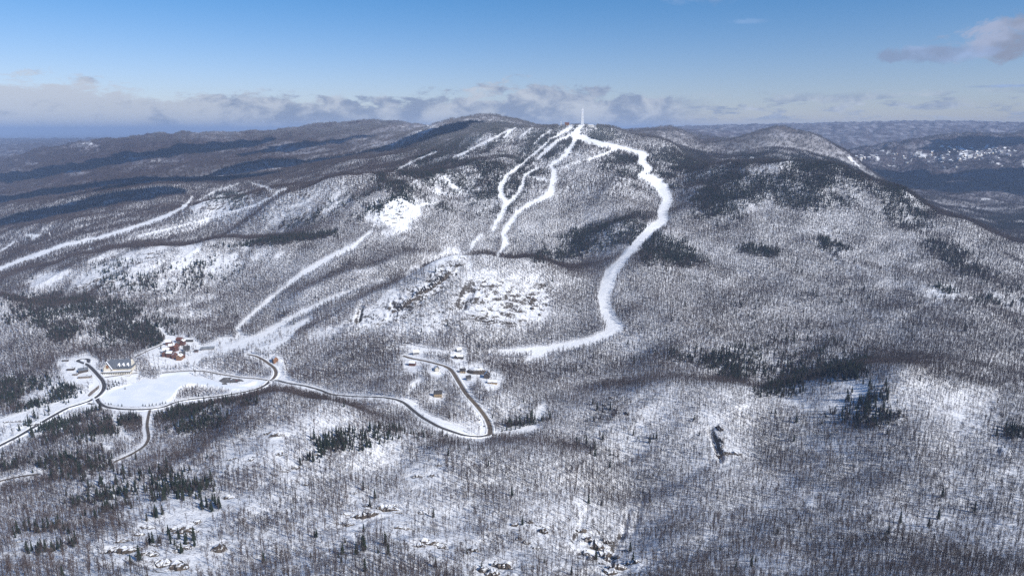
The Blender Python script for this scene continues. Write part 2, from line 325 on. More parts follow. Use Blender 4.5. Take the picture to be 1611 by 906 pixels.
THICK = [
 (430,372,120,16,-12,.9),(560,335,110,14,-27,.9),(200,350,180,16,-12,.7),(260,300,260,30,-6,.7),(560,270,200,24,-12,.6),(120,330,160,14,-4,.8),(500,450,120,9,-28,.7),(620,400,110,12,-30,.6),(700,360,90,24,-30,.5),(960,310,60,50,0,.45),(920,380,120,50,0,.45),(1150,300,150,60,0,.6),(1300,300,150,40,10,.5),(1060,250,80,20,20,.7),(700,330,50,16,-30,.5),(770,330,60,80,0,.3),  # where it is denser / darker
 (120,500,120,35,8,.6),(60,590,80,35,0,.4),(840,290,80,60,-30,.35),(880,350,110,40,-15,.5),(980,370,120,40,-10,.4),(820,415,90,8,0,.7),(640,420,130,12,-25,.6),(450,370,150,10,-6,.7),
 (540,590,120,25,5,.6),(620,660,120,25,10,.6),(860,700,140,18,6,.8),(420,650,120,18,0,.5),(1150,585,180,25,3,.6),(1480,590,150,15,4,.6),(930,580,90,40,0,.5),(960,650,50,60,20,.5),(1050,640,60,20,0,.3),(990,760,80,40,35,.6),
 (1150,800,200,30,25,.35),(1420,760,180,25,10,.3),(1180,700,60,60,0,.2),(1240,270,140,30,10,.7),(1100,330,80,40,20,.4),(1480,380,120,14,35,.6),(1050,480,120,40,0,.35),(1320,510,250,35,2,.3),
 (260,730,140,16,-25,.7),(60,800,90,30,-10,.4),(330,350,200,10,-18,.5),(480,400,60,10,0,.4),(350,574,70,12,0,.3),(1560,430,100,20,10,.5),(150,250,200,60,-10,.5),(500,240,200,40,-5,.2),
]
CONIF = [  # share of evergreens
 (1220,295,115,26,6,.72),(1130,320,44,28,10,.66),(1400,310,60,30,35,.5),(1250,262,110,18,4,.5),(940,372,70,22,-15,.55),(890,395,50,14,-15,.5),(1045,392,50,24,15,.9),(1190,394,28,9,10,.8),(1312,390,22,14,20,.7),
 (1160,575,60,18,8,.85),(1100,562,50,12,0,.4),(1235,612,40,12,0,.7),(1320,580,38,16,-5,1.0),(1260,590,50,14,5,.6),(1365,632,34,22,-15,.55),(1350,655,60,16,0,.35),(1590,684,22,9,0,.7),(1100,670,12,16,0,.2),
 (140,505,110,34,6,.55),(230,525,30,22,0,.6),(70,620,90,24,0,.4),(90,670,70,20,-10,.45),(150,690,40,20,0,.4),(180,655,90,14,0,.4),(305,655,50,24,0,.8),(340,632,60,8,0,.5),(570,690,60,14,-5,.75),(520,705,40,8,-25,.5),(640,690,50,8,0,.5),
 (100,740,120,20,0,.25),(255,765,50,34,0,.22),(325,797,24,14,0,.6),(190,750,14,14,0,.3),(200,795,80,34,0,.22),(50,850,60,24,0,.25),(280,760,50,30,0,.12),(300,860,60,20,0,.15),(700,270,70,50,-30,.45),(770,290,50,40,-20,.5),(640,290,60,30,-25,.45),(740,230,80,20,-30,.5),
 (440,378,90,5,-6,.9),(300,430,120,26,-8,.16),(200,440,60,30,0,.12),(930,215,40,14,0,.8),(860,235,60,30,-20,.55),(1000,270,60,20,20,.5),(1080,255,50,20,15,.5),(600,325,40,12,-25,.5),(520,330,80,14,-20,.18),(360,318,30,16,0,.2),
 (1500,400,60,20,35,.3),(1470,460,30,10,0,.2),(1580,470,40,14,0,.3),(1210,560,120,30,0,.2),(1600,350,50,12,0,.5),(930,880,80,20,0,.06),(500,870,120,20,0,.06),(810,668,20,3,-8,.9),(848,662,16,3,-8,.9),(1000,560,150,40,0,.03),(1250,480,250,60,0,.03),(980,700,60,60,0,.10),
]
ROCK = [(640,475,60,18,-30,1.),(690,440,50,14,-40,1.),(580,500,40,14,-20,.8),(780,478,62,34,12,.8),(700,500,60,20,-20,.6),(610,540,60,8,-5,.5),(850,470,20,24,30,.6),
 (170,455,60,24,-10,.6),(230,400,50,12,-15,.5),(440,470,40,10,-20,.2),(1130,690,12,24,-15,.4),(1160,712,24,6,10,.25),(970,640,30,30,0,.25),(200,868,60,8,0,.7),(290,832,40,8,-5,.6),(250,890,40,10,0,.6),(345,858,30,8,-10,.6),(580,805,60,14,-15,.7),(560,840,40,6,0,.4),(680,858,40,8,10,.6),
 (790,890,50,12,0,.5),(940,860,50,30,10,.6),(970,890,60,16,0,.6),(100,665,50,8,-8,.6),(40,668,60,8,-6,.6),(430,685,20,6,0,.6),(350,730,30,6,0,.4),(660,750,30,6,-10,.5),(850,830,20,14,0,.4),(1000,660,40,30,0,.2),(1040,880,50,20,0,.4),(60,385,20,8,0,.4),(1360,450,400,60,8,.05),
 (500,870,100,30,0,.25),(620,735,60,14,-10,.25)]

def field(blobs, base=0.0, mode='add'):
    m = np.full((PH, PW), base, np.float32)
    for cx, cy, rx, ry, tl, am in blobs:
        c, s = math.cos(R(tl)), math.sin(R(tl)); rr = max(rx, ry) * 1.7
        x0, x1 = int(max(0, cx - rr)), int(min(PW, cx + rr)); y0, y1 = int(max(0, cy - rr)), int(min(PH, cy + rr))
        if x1 <= x0 or y1 <= y0: continue
        dx, dy = XX[y0:y1, x0:x1] - cx, YY[y0:y1, x0:x1] - cy
        u, v = (dx * c + dy * s) / rx, (-dx * s + dy * c) / ry
        g = (am * (1 - sstep(np.hypot(u, v), 0.45, 1.6))).astype(np.float32)
        sl_ = (slice(y0, y1), slice(x0, x1))
        m[sl_] = np.maximum(m[sl_], g) if mode == 'max' else m[sl_] + g
    return m
F_THIN = field(THIN, 0, 'max'); F_THICK = field(THICK, 0, 'max'); F_CON = field(CONIF, 0, 'max'); F_ROCK = field(ROCK, 0, 'max')
M_OPEN = np.zeros((PH, PW), np.float32)
for p in OPEN: M_OPEN[poly_mask(p)] = 1
def blur(m, n=2):
    for _ in range(n):
        m = (np.roll(m, 1, 0) + np.roll(m, -1, 0) + m * 2) / 4; m = (np.roll(m, 1, 1) + np.roll(m, -1, 1) + m * 2) / 4
    return m
M_OPEN = blur(M_OPEN, 3)
M_LAKE = blur(poly_mask(LAKE).astype(np.float32), 1)
M_RUN = np.full((PH, PW), -99.0, np.float32)
for m in RUNMASK.values(): M_RUN = np.maximum(M_RUN, m)

def samp(M, px, py, wob=0.0, X=None, Y=None, wl=30.0, seed=5):
    """sample a survey map at picture position, optionally with an edge made ragged by world noise"""
    if wob:
        px = px + wob * fbm(X, Y, wl, 3, seed); py = py + 0.6 * wob * fbm(X, Y, wl, 3, seed + 1)
    ix = np.clip(px, 0, PW - 1.001); iy = np.clip(py, 0, PH - 1.001)
    i, j = ix.astype(int), iy.astype(int); u, v = ix - i, iy - j
    i2, j2 = np.minimum(i + 1, PW - 1), np.minimum(j + 1, PH - 1)
    return (M[j, i] * (1 - u) + M[j, i2] * u) * (1 - v) + (M[j2, i] * (1 - u) + M[j2, i2] * u) * v

# ------------------------------------------------------------------ the height lattice
NA, = (1000,)
GA = np.linspace(-0.90, 0.90, NA)
b0, b1, b2, b3 = math.log(430), math.log(1150), math.log(4300), math.log(90000)
GB = np.concatenate([np.linspace(b0, b1, 240, endpoint=False), np.linspace(b1, b2, 560, endpoint=False), b2 + (b3 - b2) * np.linspace(0, 1, 240) ** 1.35])
NB = len(GB)
A2, B2 = np.meshgrid(GA, GB); Y2 = np.exp(B2); X2 = A2 * Y2
BASE = CH + smooth_bil(CE, CA, CB, A2, B2) * Y2

def relief(X, Y, Z, calm):
    """hills' own roughness: knolls, gullies, ledges"""
    far = sstep(Y, 3500, 9000)
    n1 = fbm(X, Y, 420, 4, 3); n2 = 1 - 2 * np.abs(fbm(X, Y, 260, 4, 9)); n3 = fbm(X, Y, 60, 3, 21)
    amp = (7.5 + 25 * far) * calm
    gul = fbm(X, Y, 1500, 5, 41)
    return amp * n1 + (n2 - 0.75) * (7 + 26 * far) * calm + n3 * 2.0 * calm + gul * (60 - 32 * sstep(Y, 11000, 14000)) * sstep(Y, 5000, 10000)

px0, py0 = to_pix(X2, Y2, BASE)
def rough_hit(px, py):
    a, e = pix_slopes(px, py); i = int(round((a - GA[0]) / (GA[1] - GA[0]))); i = min(max(i, 0), NA - 1)
    c = (BASE[:, i] - CH) / Y2[:, i]; j = int(np.argmax(c >= e)); return a * Y2[j, 0], Y2[j, 0]
def ridge(pts, h, wn, wf):
    """raise a spur along a crest seen at these survey pixels; wn / wf = width towards / away from the camera side"""
    global BASE
    P = np.array([rough_hit(*p) for p in pts]); D = np.full(X2.shape, 1e9); SG = np.zeros(X2.shape)
    pad = 4 * max(wn, wf); m = (X2 > P[:, 0].min() - pad) & (X2 < P[:, 0].max() + pad) & (Y2 > P[:, 1].min() - pad) & (Y2 < P[:, 1].max() + pad)
    x, y = X2[m], Y2[m]; d = np.full(x.shape, 1e9); sg = np.zeros(x.shape)
    for (xa, ya), (xb, yb) in zip(P[:-1], P[1:]):
        dx, dy = xb - xa, yb - ya; t = np.clip(((x - xa) * dx + (y - ya) * dy) / (dx * dx + dy * dy + 1e-6), 0, 1)
        q = np.hypot(x - xa - t * dx, y - ya - t * dy); k = q < d; d = np.where(k, q, d); sg = np.where(k, np.sign((x - xa) * dy - (y - ya) * dx), sg)
    w = np.where(sg > 0, wn, wf); BASE[m] += h * np.exp(-(d / w) ** 1.6)
ridge([(300,345),(345,332),(390,322),(430,320)], 24, 170, 130)
ridge([(400,352),(440,330),(500,306),(560,292),(625,284)], 42, 150, 90)
ridge([(330,392),(450,366),(540,340),(600,318),(680,290),(760,262)], 30, 120, 90)
ridge([(480,470),(600,428),(690,402)], 16, 60, 60)
ridge([(250,372),(330,345),(400,330)], -22, 70, 70)
ridge([(20,372),(60,362),(110,356)], 30, 120, 120)
ridge([(0,332),(120,318),(250,300)], 35, 160, 200)
ridge([(100,285),(260,268),(420,262)], 45, 200, 240)
ridge([(560,258),(680,236),(760,222)], 25, 140, 140)
ridge([(560,486),(630,452),(700,420),(780,418),(845,428)], 26, 130, 55)
ridge([(1190,226),(1225,214),(1280,228)], 60, 350, 350)
ridge([(1045,216),(1075,216)], 45, 260, 260)
ridge([(1400,240),(1500,226),(1600,218)], 60, 400, 500)
ridge([(1000,262),(960,300),(930,340)], 14, 60, 60)
ridge([(1100,300),(1060,360),(1020,420)], 16, 80, 80)
px0, py0 = to_pix(X2, Y2, BASE)
flat = np.clip(samp(blur(M_LAKE, 10), px0, py0) * 1.3 + samp(blur(M_OPEN, 8), px0, py0) * .75, 0, 1) * (Y2 < 2000)
calm = np.clip(1 - flat, 0.0, 1) * (1 - 0.5 * sstep(samp(M_RUN, px0, py0), -6, 2))
calm = calm * (1 + .5 * sstep(Y2, 1700, 2600))
calm = calm * (1 - 0.75 * np.exp(-((Y2 - 3820) / 260) ** 2 - ((X2 - 370) / 330) ** 2))   # the summit keeps its surveyed height
ZG = BASE + relief(X2, Y2, BASE, calm)
ns_ = np.exp(-(((X2 - 375) / 420) ** 2 + ((Y2 - 3850) / 420) ** 2) ** 2)      # broad, flat topped summit
ZG = ZG - ns_ * np.maximum(0, ZG - 612) * .70
# the lake is level
lk = samp(M_LAKE, px0, py0) * ((Y2 > 1300) & (Y2 < 1750))
# the rock domes get ledges and cliffs
rk0 = samp(F_ROCK, px0, py0) * (Y2 < 2600)
led = fbm(X2 * 1.0 + Y2 * .4, Y2 * 1.7, 60, 4, 71); led2 = 1 - np.abs(fbm(X2 + 13, Y2, 38, 4, 77)) * 2
ZG += rk0 * (led * 9 + (led2 - .6) * 5 + 5 * np.abs(fbm(X2 - Y2 * .6, Y2 * 1.2 + X2 * .5, 24, 3, 79))) + (Y2 < 1500) * calm * fbm(X2 - Y2 * .3, Y2 * 1.5, 90, 4, 83) * 3.0
tn = fbm(X2, Y2, 110, 5, 87, .6) * 26 + 0.18 * (X2 - Y2 * .3)
def terrace(P, w, k):
    """turn a slope into benches and small cliffs where w says so"""
    global ZG
    t_ = (ZG + tn) / P; f = t_ - np.floor(t_); ZG = ZG + w * k * P * ((np.floor(t_) + sstep(f, .50, .92)) - t_)
terrace(8.5, np.clip(rk0 * 1.1, 0, 1) * (Y2 > 1500), .8)
terrace(5.0, np.clip(rk0 * 1.3, 0, 1) * (Y2 < 1500) * calm * sstep(fbm(X2, Y2, 60, 3, 88), -.2, .3), .6)
def cut(ax, ay, bx, by, wid, dep):
    """a gully from a to b in survey pixels"""
    global ZG
    m = line_mask([(ax, ay, wid), (bx, by, wid)])
    ZG = ZG - dep * np.clip(samp(m, px0, py0) / wid + 0.3, 0, 1.3) * (Y2 < 2600)
cut(742, 450, 728, 478, 9, 6); cut(726, 478, 702, 510, 9, 5); cut(988, 800, 979, 840, 5, 2.6); cut(979, 840, 958, 890, 6, 2.6); cut(1012, 775, 996, 835, 6, 2.2); cut(925, 800, 905, 850, 5, 2.2); cut(1118, 672, 1134, 716, 5, 6.5); cut(568, 478, 562, 500, 4, 7)
LAKE_Z = float(np.median(ZG[lk > .9])) if (lk > .9).any() else 20.0
kk = sstep(lk, 0.2, 0.75); 
ZG = ZG * (1 - kk) + LAKE_Z * kk
PXG, PYG = to_pix(X2, Y2, ZG)

ESL = (ZG - CH) / Y2
HOR = np.maximum.accumulate(ESL, axis=0)
VIS = ESL >= HOR - 1e-9

def lerp_rows(G, a, b):
    """sample a lattice array on irregular GB rows"""
    fa = np.clip((a - GA[0]) / (GA[1] - GA[0]), 0, NA - 1.001); i = fa.astype(int); u = fa - i
    j = np.clip(np.searchsorted(GB, b) - 1, 0, NB - 2); v = np.clip((b - GB[j]) / (GB[j + 1] - GB[j]), 0, 1)
    return (G[j, i] * (1 - u) + G[j, i + 1] * u) * (1 - v) + (G[j + 1, i] * (1 - u) + G[j + 1, i + 1] * u) * v

def ground(X, Y):
    X = np.asarray(X, float); Y = np.asarray(Y, float)
    return lerp_rows(ZG, X / Y, np.log(Y))

def hit(px, py, ymin=0.0):
    """first ground point seen through a picture position"""
    a, e = pix_slopes(px, py)
    fa = np.clip((a - GA[0]) / (GA[1] - GA[0]), 0, NA - 1.001); i = int(fa); u = fa - i
    col = ESL[:, i] * (1 - u) + ESL[:, i + 1] * u
    ok = np.nonzero((col >= e) & (Y2[:, 0] >= ymin))[0]
    j = int(ok[0]) if len(ok) else NB - 2
    if j > 0:
        t = (e - col[j - 1]) / (col[j] - col[j - 1] + 1e-12); b = GB[j - 1] + (GB[j] - GB[j - 1]) * min(max(t, 0), 1)
    else: b = GB[0]
    y = math.exp(b); return Vector((a * y, y, float(ground(a * y, y))))

# ------------------------------------------------------------------ objects and materials
COL = S.collection
def tag(o, label=None, cat=None, group=None, kind=None):
    if label: o['label'] = label
    if cat: o['category'] = cat
    if group: o['group'] = group
    if kind: o['kind'] = kind
    return o
def link(name, me, parent=None):
    o = bpy.data.objects.new(name, me); COL.objects.link(o)
    if parent: o.parent = parent
    return o
def empty(name, loc, rz=0.0):
    o = bpy.data.objects.new(name, None); COL.objects.link(o); o.location = loc; o.rotation_euler = (0, 0, rz); o.empty_display_size = 5
    return o
def mesh(name, V, Fs, mats, smooth=False, mi=None):
    me = bpy.data.meshes.new(name); me.from_pydata([tuple(v) for v in V], [], Fs)
    for m in (mats if isinstance(mats, (list, tuple)) else [mats]): me.materials.append(m)
    if mi is not None: me.polygons.foreach_set('material_index', mi)
    if smooth: me.polygons.foreach_set('use_smooth', [True] * len(me.polygons))
    me.update(); return me

def grid_mesh(name, idx_faces, mat, cover):
    """mesh from lattice quads; cover = (n,4) colour per lattice vertex"""
    used = np.unique(idx_faces); remap = np.full(NA * NB, -1, np.int64); remap[used] = np.arange(len(used))
    f = remap[idx_faces].astype(np.int32)
    me = bpy.data.meshes.new(name)
    co_ = np.stack([X2.ravel()[used], Y2.ravel()[used], ZG.ravel()[used]], 1).astype(np.float32)
    me.vertices.add(len(used)); me.vertices.foreach_set('co', co_.ravel())
    me.loops.add(f.size); me.loops.foreach_set('vertex_index', f.ravel())
    me.polygons.add(len(f)); me.polygons.foreach_set('loop_start', np.arange(0, f.size, 4, dtype=np.int32)); me.polygons.foreach_set('loop_total', np.full(len(f), 4, np.int32))
    me.polygons.foreach_set('use_smooth', np.ones(len(f), bool))
    me.update(calc_edges=True)
    at = me.attributes.new('cover', 'FLOAT_COLOR', 'POINT'); at.data.foreach_set('color', cover.reshape(-1, 4)[used].astype(np.float32).ravel())
    me.materials.append(mat)
    return me

def mat_new(name):
    m = bpy.data.materials.new(name); m.use_nodes = True; t = NT(m.node_tree); t.n.clear()
    out = t.new('ShaderNodeOutputMaterial'); b = t.new('ShaderNodeBsdfPrincipled'); t.l.new(b.outputs[0], out.inputs[0])
    b.inputs['Roughness'].default_value = 0.9; b.inputs['Specular IOR Level'].default_value = 0.15
    return m, t, b

def ground_material():
    m, t, b = mat_new('snow_and_forest_floor')
    at = t.new('ShaderNodeAttribute', attribute_name='cover'); sp = t.new('ShaderNodeSeparateColor'); t.l.new(at.outputs['Color'], sp.inputs[0])
    snow, rock, wood = sp.outputs; con = at.outputs['Alpha']
    g = t.new('ShaderNodeNewGeometry'); pos = g.outputs['Position']
    n1 = t.noise(pos, 0.30, 5, 0.65); n2 = t.noise(pos, 0.045, 4, 0.6); n3 = t.noise(pos, 0.012, 5, 0.65)
    # litter, stumps and shrubs poking through the snow under the trees
    lit = t.math('MULTIPLY', t.ramp(t.math('ADD', t.math('MULTIPLY', n1, .7), t.math('MULTIPLY', n2, .3)), 0.50, 0.60), t.math('SUBTRACT', 1.0, snow))
    floor = t.mix(t.math('MULTIPLY', lit, 0.62), (0.80, 0.82, 0.86, 1), (0.13, 0.11, 0.11, 1))
    clean = t.mix(n2, (0.80, 0.82, 0.86, 1), (0.88, 0.89, 0.90, 1))
    trk = t.noise(pos, 0.25, 3, 0.6, 1.5)
    clean = t.mix(t.math('MULTIPLY', t.ramp(trk, .50, .62), .55), clean, (0.66, 0.70, 0.78, 1))
    c = t.mix(snow, floor, clean)
    # distant woods, too far to tell trees apart: twigs and snow at the scale of crowns
    nf = t.noise(pos, 0.085, 3, 0.7); nf2 = t.noise(pos, 0.0045, 6, 0.62)
    dens = t.math('ADD', t.math('ADD', t.math('MULTIPLY', nf, 0.75), t.math('MULTIPLY', nf2, 0.9)), t.math('MULTIPLY', wood, 0.42))
    far = t.mix(t.ramp(dens, 0.78, 1.12), (0.33, 0.33, 0.37, 1), (0.065, 0.050, 0.054, 1))
    far = t.mix(t.ramp(t.math('ADD', t.math('MULTIPLY', nf2, 1.0), t.math('MULTIPLY', con, .9)), .62, .95), far, (0.035, 0.045, 0.042, 1))
    far = t.mix(snow, far, clean)
    cam_far = t.new('ShaderNodeSeparateXYZ'); t.l.new(pos, cam_far.inputs[0])
    fd = t.ramp(cam_far.outputs[1], 3600, 5600)
    c = t.mix(fd, c, far)
    # rock: bare where steep
    ns = t.new('ShaderNodeSeparateXYZ'); t.l.new(g.outputs['Normal'], ns.inputs[0])
    nr = t.noise(pos, 0.16, 6, 0.75, 0.8)
    steep = t.ramp(t.math('ADD', ns.outputs[2], t.math('MULTIPLY', t.math('SUBTRACT', nr, 0.5), 1.0)), 0.875, 0.775)
    rc = t.mix(t.noise(pos, 0.6, 4, 0.6), (0.040, 0.036, 0.035, 1), (0.13, 0.115, 0.10, 1))
    c = t.mix(t.math('MULTIPLY', steep, t.ramp(rock, 0.05, 0.35)), c, rc)
    t.l.new(c, b.inputs['Base Color'])
    bp = t.new('ShaderNodeBump'); bp.inputs['Strength'].default_value = 0.6; bp.inputs['Distance'].default_value = 2.0
    t.l.new(t.math('ADD', n1, t.math('MULTIPLY', n2, 2.0)), bp.inputs['Height']); t.l.new(bp.outputs[0], b.inputs['Normal'])
    return m
MG = ground_material()

def simple_mat(name, c1, c2=None, scale=1.0, rough=0.85, spec=0.2, coord='Position'):
    m, t, b = mat_new(name); b.inputs['Roughness'].default_value = rough; b.inputs['Specular IOR Level'].default_value = spec
    g = t.new('ShaderNodeNewGeometry')
    n = t.noise(g.outputs['Position'], scale, 4, 0.6)
    t.l.new(t.mix(t.ramp(n, .35, .65), tuple(c1) + (1,), tuple(c2 or c1) + (1,)), b.inputs['Base Color'])
    return m

# ------------------------------------------------------------------ roads, surveyed centre lines
ROADS = {
 'valley road with dark wet asphalt curving in from the left edge and past the hotel': (4.6, [(-10,706),(0,701),(30,686),(60,668),(80,656),(107,641),(137,633),(152,625),(161,617),(165,609),(163,600),(155,591),(146,581),(137,573),(126,569.5),(119,568),(122,565.5),(131,564),(142,564.5),(139,569),(137,573)]),
 'dark road along the near shore of the frozen lake': (4.2, [(152,625),(153,631),(158,636),(166,640.5),(192,644),(223,644.5),(245,642.5),(260,640),(274,633),(300,628),(340,624),(372,619),(401,613),(414,608.5),(422,603),(425,599)]),
 'short link road closing the triangle junction at the left': (3.2, [(137,633),(136,636),(149,636),(156,634)]),
 'sandy brown road around the wooded rise right of the lake': (4.2, [(425,599),(431,596),(435,590),(435,583),(430,577),(422,572),(416,567),(411,564),(401,559.5),(388,557.6)]),
 'road leaving the little roundabout to the right through the trees': (4.0, [(425,599),(432,597.5),(439,599),(450,602.5),(480,607),(505,614),(520,621),(560,624),(600,625),(620,627.5),(634,632),(650,646),(664,657),(691,672),(726,684),(744,687),(758,687),(766,685.5),(770,683)]),
 'wide brown gravelled road of the hairpin loop, its right arm': (5.0, [(770,685),(772,679),(771,671),(765,657),(751,639),(733,619.5),(725,606),(719,596.5),(713,586),(706.6,578.5),(691,573.5),(664,567),(646,564),(634,560)]),
 'thin snow dusted lane behind the frozen lake': (2.6, [(255,586.5),(275,585),(299,583),(322,584),(348,589),(379,594),(408,596),(425,599)]),
 'narrow brown lane running down from the lake road between snow banks': (3.0, [(236,645),(234,652),(231,669),(235,690),(228,702),(205,716),(179,727)]),
 'thin lane cut by the left edge of the photo in the lower left woods': (3.0, [(-10,760),(0,757),(20,752),(40,748),(62,746)]),
 'narrow drive along the front of the hotel': (2.4, [(160,594.5),(172,592.5),(185,591),(205,588),(216,587)]),
 'village lane between the hotel woods and the red roofs': (2.4, [(212,562),(220,558),(238,549.5),(252,544),(264,539)]),
}
LEDGES = [(200,869,46,6,0),(176,868,24,4,5),(240,873,20,4,-8),(275,833,26,4,0),(292,837,40,6,-3),(232,830,26,3,5),(258,889,24,5,0),(282,894,30,6,6),(250,886,14,3,0),(345,864,24,6,-20),(290,861,26,3,12),(200,850,20,2.5,-4),(360,783,22,4,0),(310,822,12,3,0),(395,723,10,3,0),(365,722,18,3,-4),
 (575,814,44,6,-12),(610,800,40,6,8),(548,826,20,4,0),(600,800,20,4,-10),(655,750,20,4,-10),(680,748,14,3,-5),(690,732,16,3,0),(630,830,34,3,-4),(675,855,34,4,2),(695,862,22,4,35),(745,866,18,4,10),(762,898,20,5,0),(790,893,36,7,6),(775,903,24,5,0),(940,862,26,7,20),(925,850,16,5,40),(955,872,20,6,-10),(915,836,14,4,60),(970,893,34,6,0),(960,901,24,5,5),(1000,884,20,4,-20),(1138,713,26,5,4),(1160,714,16,4,0),(500,715,12,3,10),
 (435,684,26,4,-4),(420,682,16,3,-10),(60,668,34,3.5,-4),(28,663,26,3,0),(98,664,18,3,-6),(450,741,14,3,0),(480,762,12,3,0),(660,858,20,3,0),(855,836,16,5,30),(810,826,10,4,50),(30,852,10,2,0),(556,775,12,3,0),(10,664,12,3,0),(440,715,12,3,30),(465,736,14,3,35)]
M_LEDGE = np.zeros((PH, PW), np.float32)
for x_, y_, w_, h_, t_ in [q for q in LEDGES if q[0] < 1100]: M_LEDGE = np.maximum(M_LEDGE, field([(x_, y_ + 2, w_ * .62, 9, t_ * .4, 1.0)]))
M_ROAD = np.full((PH, PW), -99.0, np.float32)
for w_, pts in ROADS.values(): M_ROAD = line_mask([(x, y, 2.8 if w_ > 3 else 1.2) for x, y in pts], M_ROAD)
M_HOUSE = field([(x, y + (5 if y > 300 else 0), 13 if y > 300 else 8, 11 if y > 300 else 3.0, 0, 1.0) for x, y in [(689,623),(649,574),(687,583),(654,557),(722,563),(722,553),(728,586),(766,594),(775,603),(737,597),(750,586),(433,568),(186,588),(165,588),(205,588),(131,586),(112,584),(119,592),(134,596),(103,570),(294,553),(327,551),(298,539),(285,537),(880,197),(888,197),(894,197),(907,196),(926,196),(932,198)]], 0, 'max')
def road_world(pts):
    P = []
    for (xa, ya), (xb, yb) in zip(pts[:-1], pts[1:]):
        n = max(2, int(math.hypot(xb - xa, yb - ya) / 2))
        for k in range(n):
            t = k / n; P.append(hit(xa + (xb - xa) * t, ya + (yb - ya) * t, 900))
    P.append(hit(*pts[-1], 900)); P = np.array([tuple(p) for p in P])
    # drop jumps caused by ground folds, then even the line out
    for _ in range(6): P[1:-1] = (P[:-2] + 2 * P[1:-1] + P[2:]) / 4
    s = np.concatenate([[0], np.cumsum(np.hypot(*(P[1:, :2] - P[:-1, :2]).T))]); n = max(6, int(s[-1] / 6)); q = np.linspace(0, s[-1], n)
    P = np.stack([np.interp(q, s, P[:, k]) for k in range(3)], 1)
    for _ in range(3): P[1:-1] = (P[:-2] + 2 * P[1:-1] + P[2:]) / 4
    return P
ROADW = {k: (w, road_world(p)) for k, (w, p) in ROADS.items()}
ALLR = np.concatenate([p[:, :2] for _, p in ROADW.values()])
def road_dist(X, Y):
    """distance to the nearest road point (capped at 60 m), by buckets"""
    X = np.asarray(X, float); Y = np.asarray(Y, float)
    out = np.full(X.shape, 60.0); cell = 60.0
    bb = {}
    for i, (x, y) in enumerate(ALLR): bb.setdefault((int(x // cell), int(y // cell)), []).append(i)
    xf, yf, of = X.ravel(), Y.ravel(), out.ravel()
    m = np.nonzero((yf < 2100) & (yf > 1000) & (xf > ALLR[:, 0].min() - 60) & (xf < ALLR[:, 0].max() + 60))[0]
    cx, cy = (xf[m] // cell).astype(int), (yf[m] // cell).astype(int); key = cx * 10007 + cy
    order = np.argsort(key); m, key, cx, cy = m[order], key[order], cx[order], cy[order]
    st = np.nonzero(np.diff(np.concatenate([[-10**9], key])))[0]; en = np.concatenate([st[1:], [len(key)]])
    for a, b in zip(st, en):
        ids = [i for dx in (-1, 0, 1) for dy in (-1, 0, 1) for i in bb.get((cx[a] + dx, cy[a] + dy), ())]
        if not ids: continue
        q = ALLR[ids]; mm = m[a:b]
        d2 = (xf[mm][:, None] - q[None, :, 0]) ** 2 + (yf[mm][:, None] - q[None, :, 1]) ** 2
        of[mm] = np.minimum(60, np.sqrt(d2.min(1)))
    return of.reshape(X.shape)
def near_road(X, Y): return road_dist(X, Y) < 9
# the ground is graded level across each road
RD = road_dist(X2, Y2)
gm = RD < 26
if gm.any():
    gx, gy = X2[gm], Y2[gm]; gz = np.zeros(len(gx)); RZ = np.concatenate([p[:, 2] for _, p in ROADW.values()])
    for i in range(0, len(gx), 4000):
        d2 = (gx[i:i+4000, None] - ALLR[None, :, 0]) ** 2 + (gy[i:i+4000, None] - ALLR[None, :, 1]) ** 2
        w = np.exp(-d2 / 60.0) + 1e-30; w2 = w * (d2 < (np.sqrt(d2.min(1))[:, None] + 14) ** 2)
        gz[i:i+4000] = (w2 * RZ).sum(1) / w2.sum(1)
    k = 1 - sstep(RD[gm], 8, 24); ZG[gm] = ZG[gm] * (1 - k) + gz * k
    ESL = (ZG - CH) / Y2; PXG, PYG = to_pix(X2, Y2, ZG); HOR = np.maximum.accumulate(ESL, axis=0); VIS = ESL >= HOR - 1e-9
# ------------------------------------------------------------------ land cover at lattice vertices
def visible_map(X, Y, Z, lift):
    b = np.log(Y); hz = lerp_rows(HOR, X / Y, b - 0.012)
    return (Z + lift - CH) / Y >= hz

visg = VIS | (ESL >= HOR - 12.0 / Y2)
run_v = samp(M_RUN, PXG, PYG, 2.6, X2, Y2, 18, 5)
run_s = sstep(run_v, -0.8, 0.4) * visg
open_s = samp(M_OPEN, PXG, PYG, 2.5, X2, Y2, 40, 8) * visg
lake_s = samp(M_LAKE, PXG, PYG) * visg
snow = np.clip(np.maximum.reduce([run_s, sstep(open_s, .35, .6), sstep(lake_s, .3, .6)]), 0, 1)
thin = samp(F_THIN, PXG, PYG, 14, X2, Y2, 160, 12); thick = samp(F_THICK, PXG, PYG, 14, X2, Y2, 160, 15)
rock = samp(F_ROCK, PXG, PYG, 8, X2, Y2, 80, 18) * visg
conf = samp(F_CON, PXG, PYG, 6, X2, Y2, 80, 22)
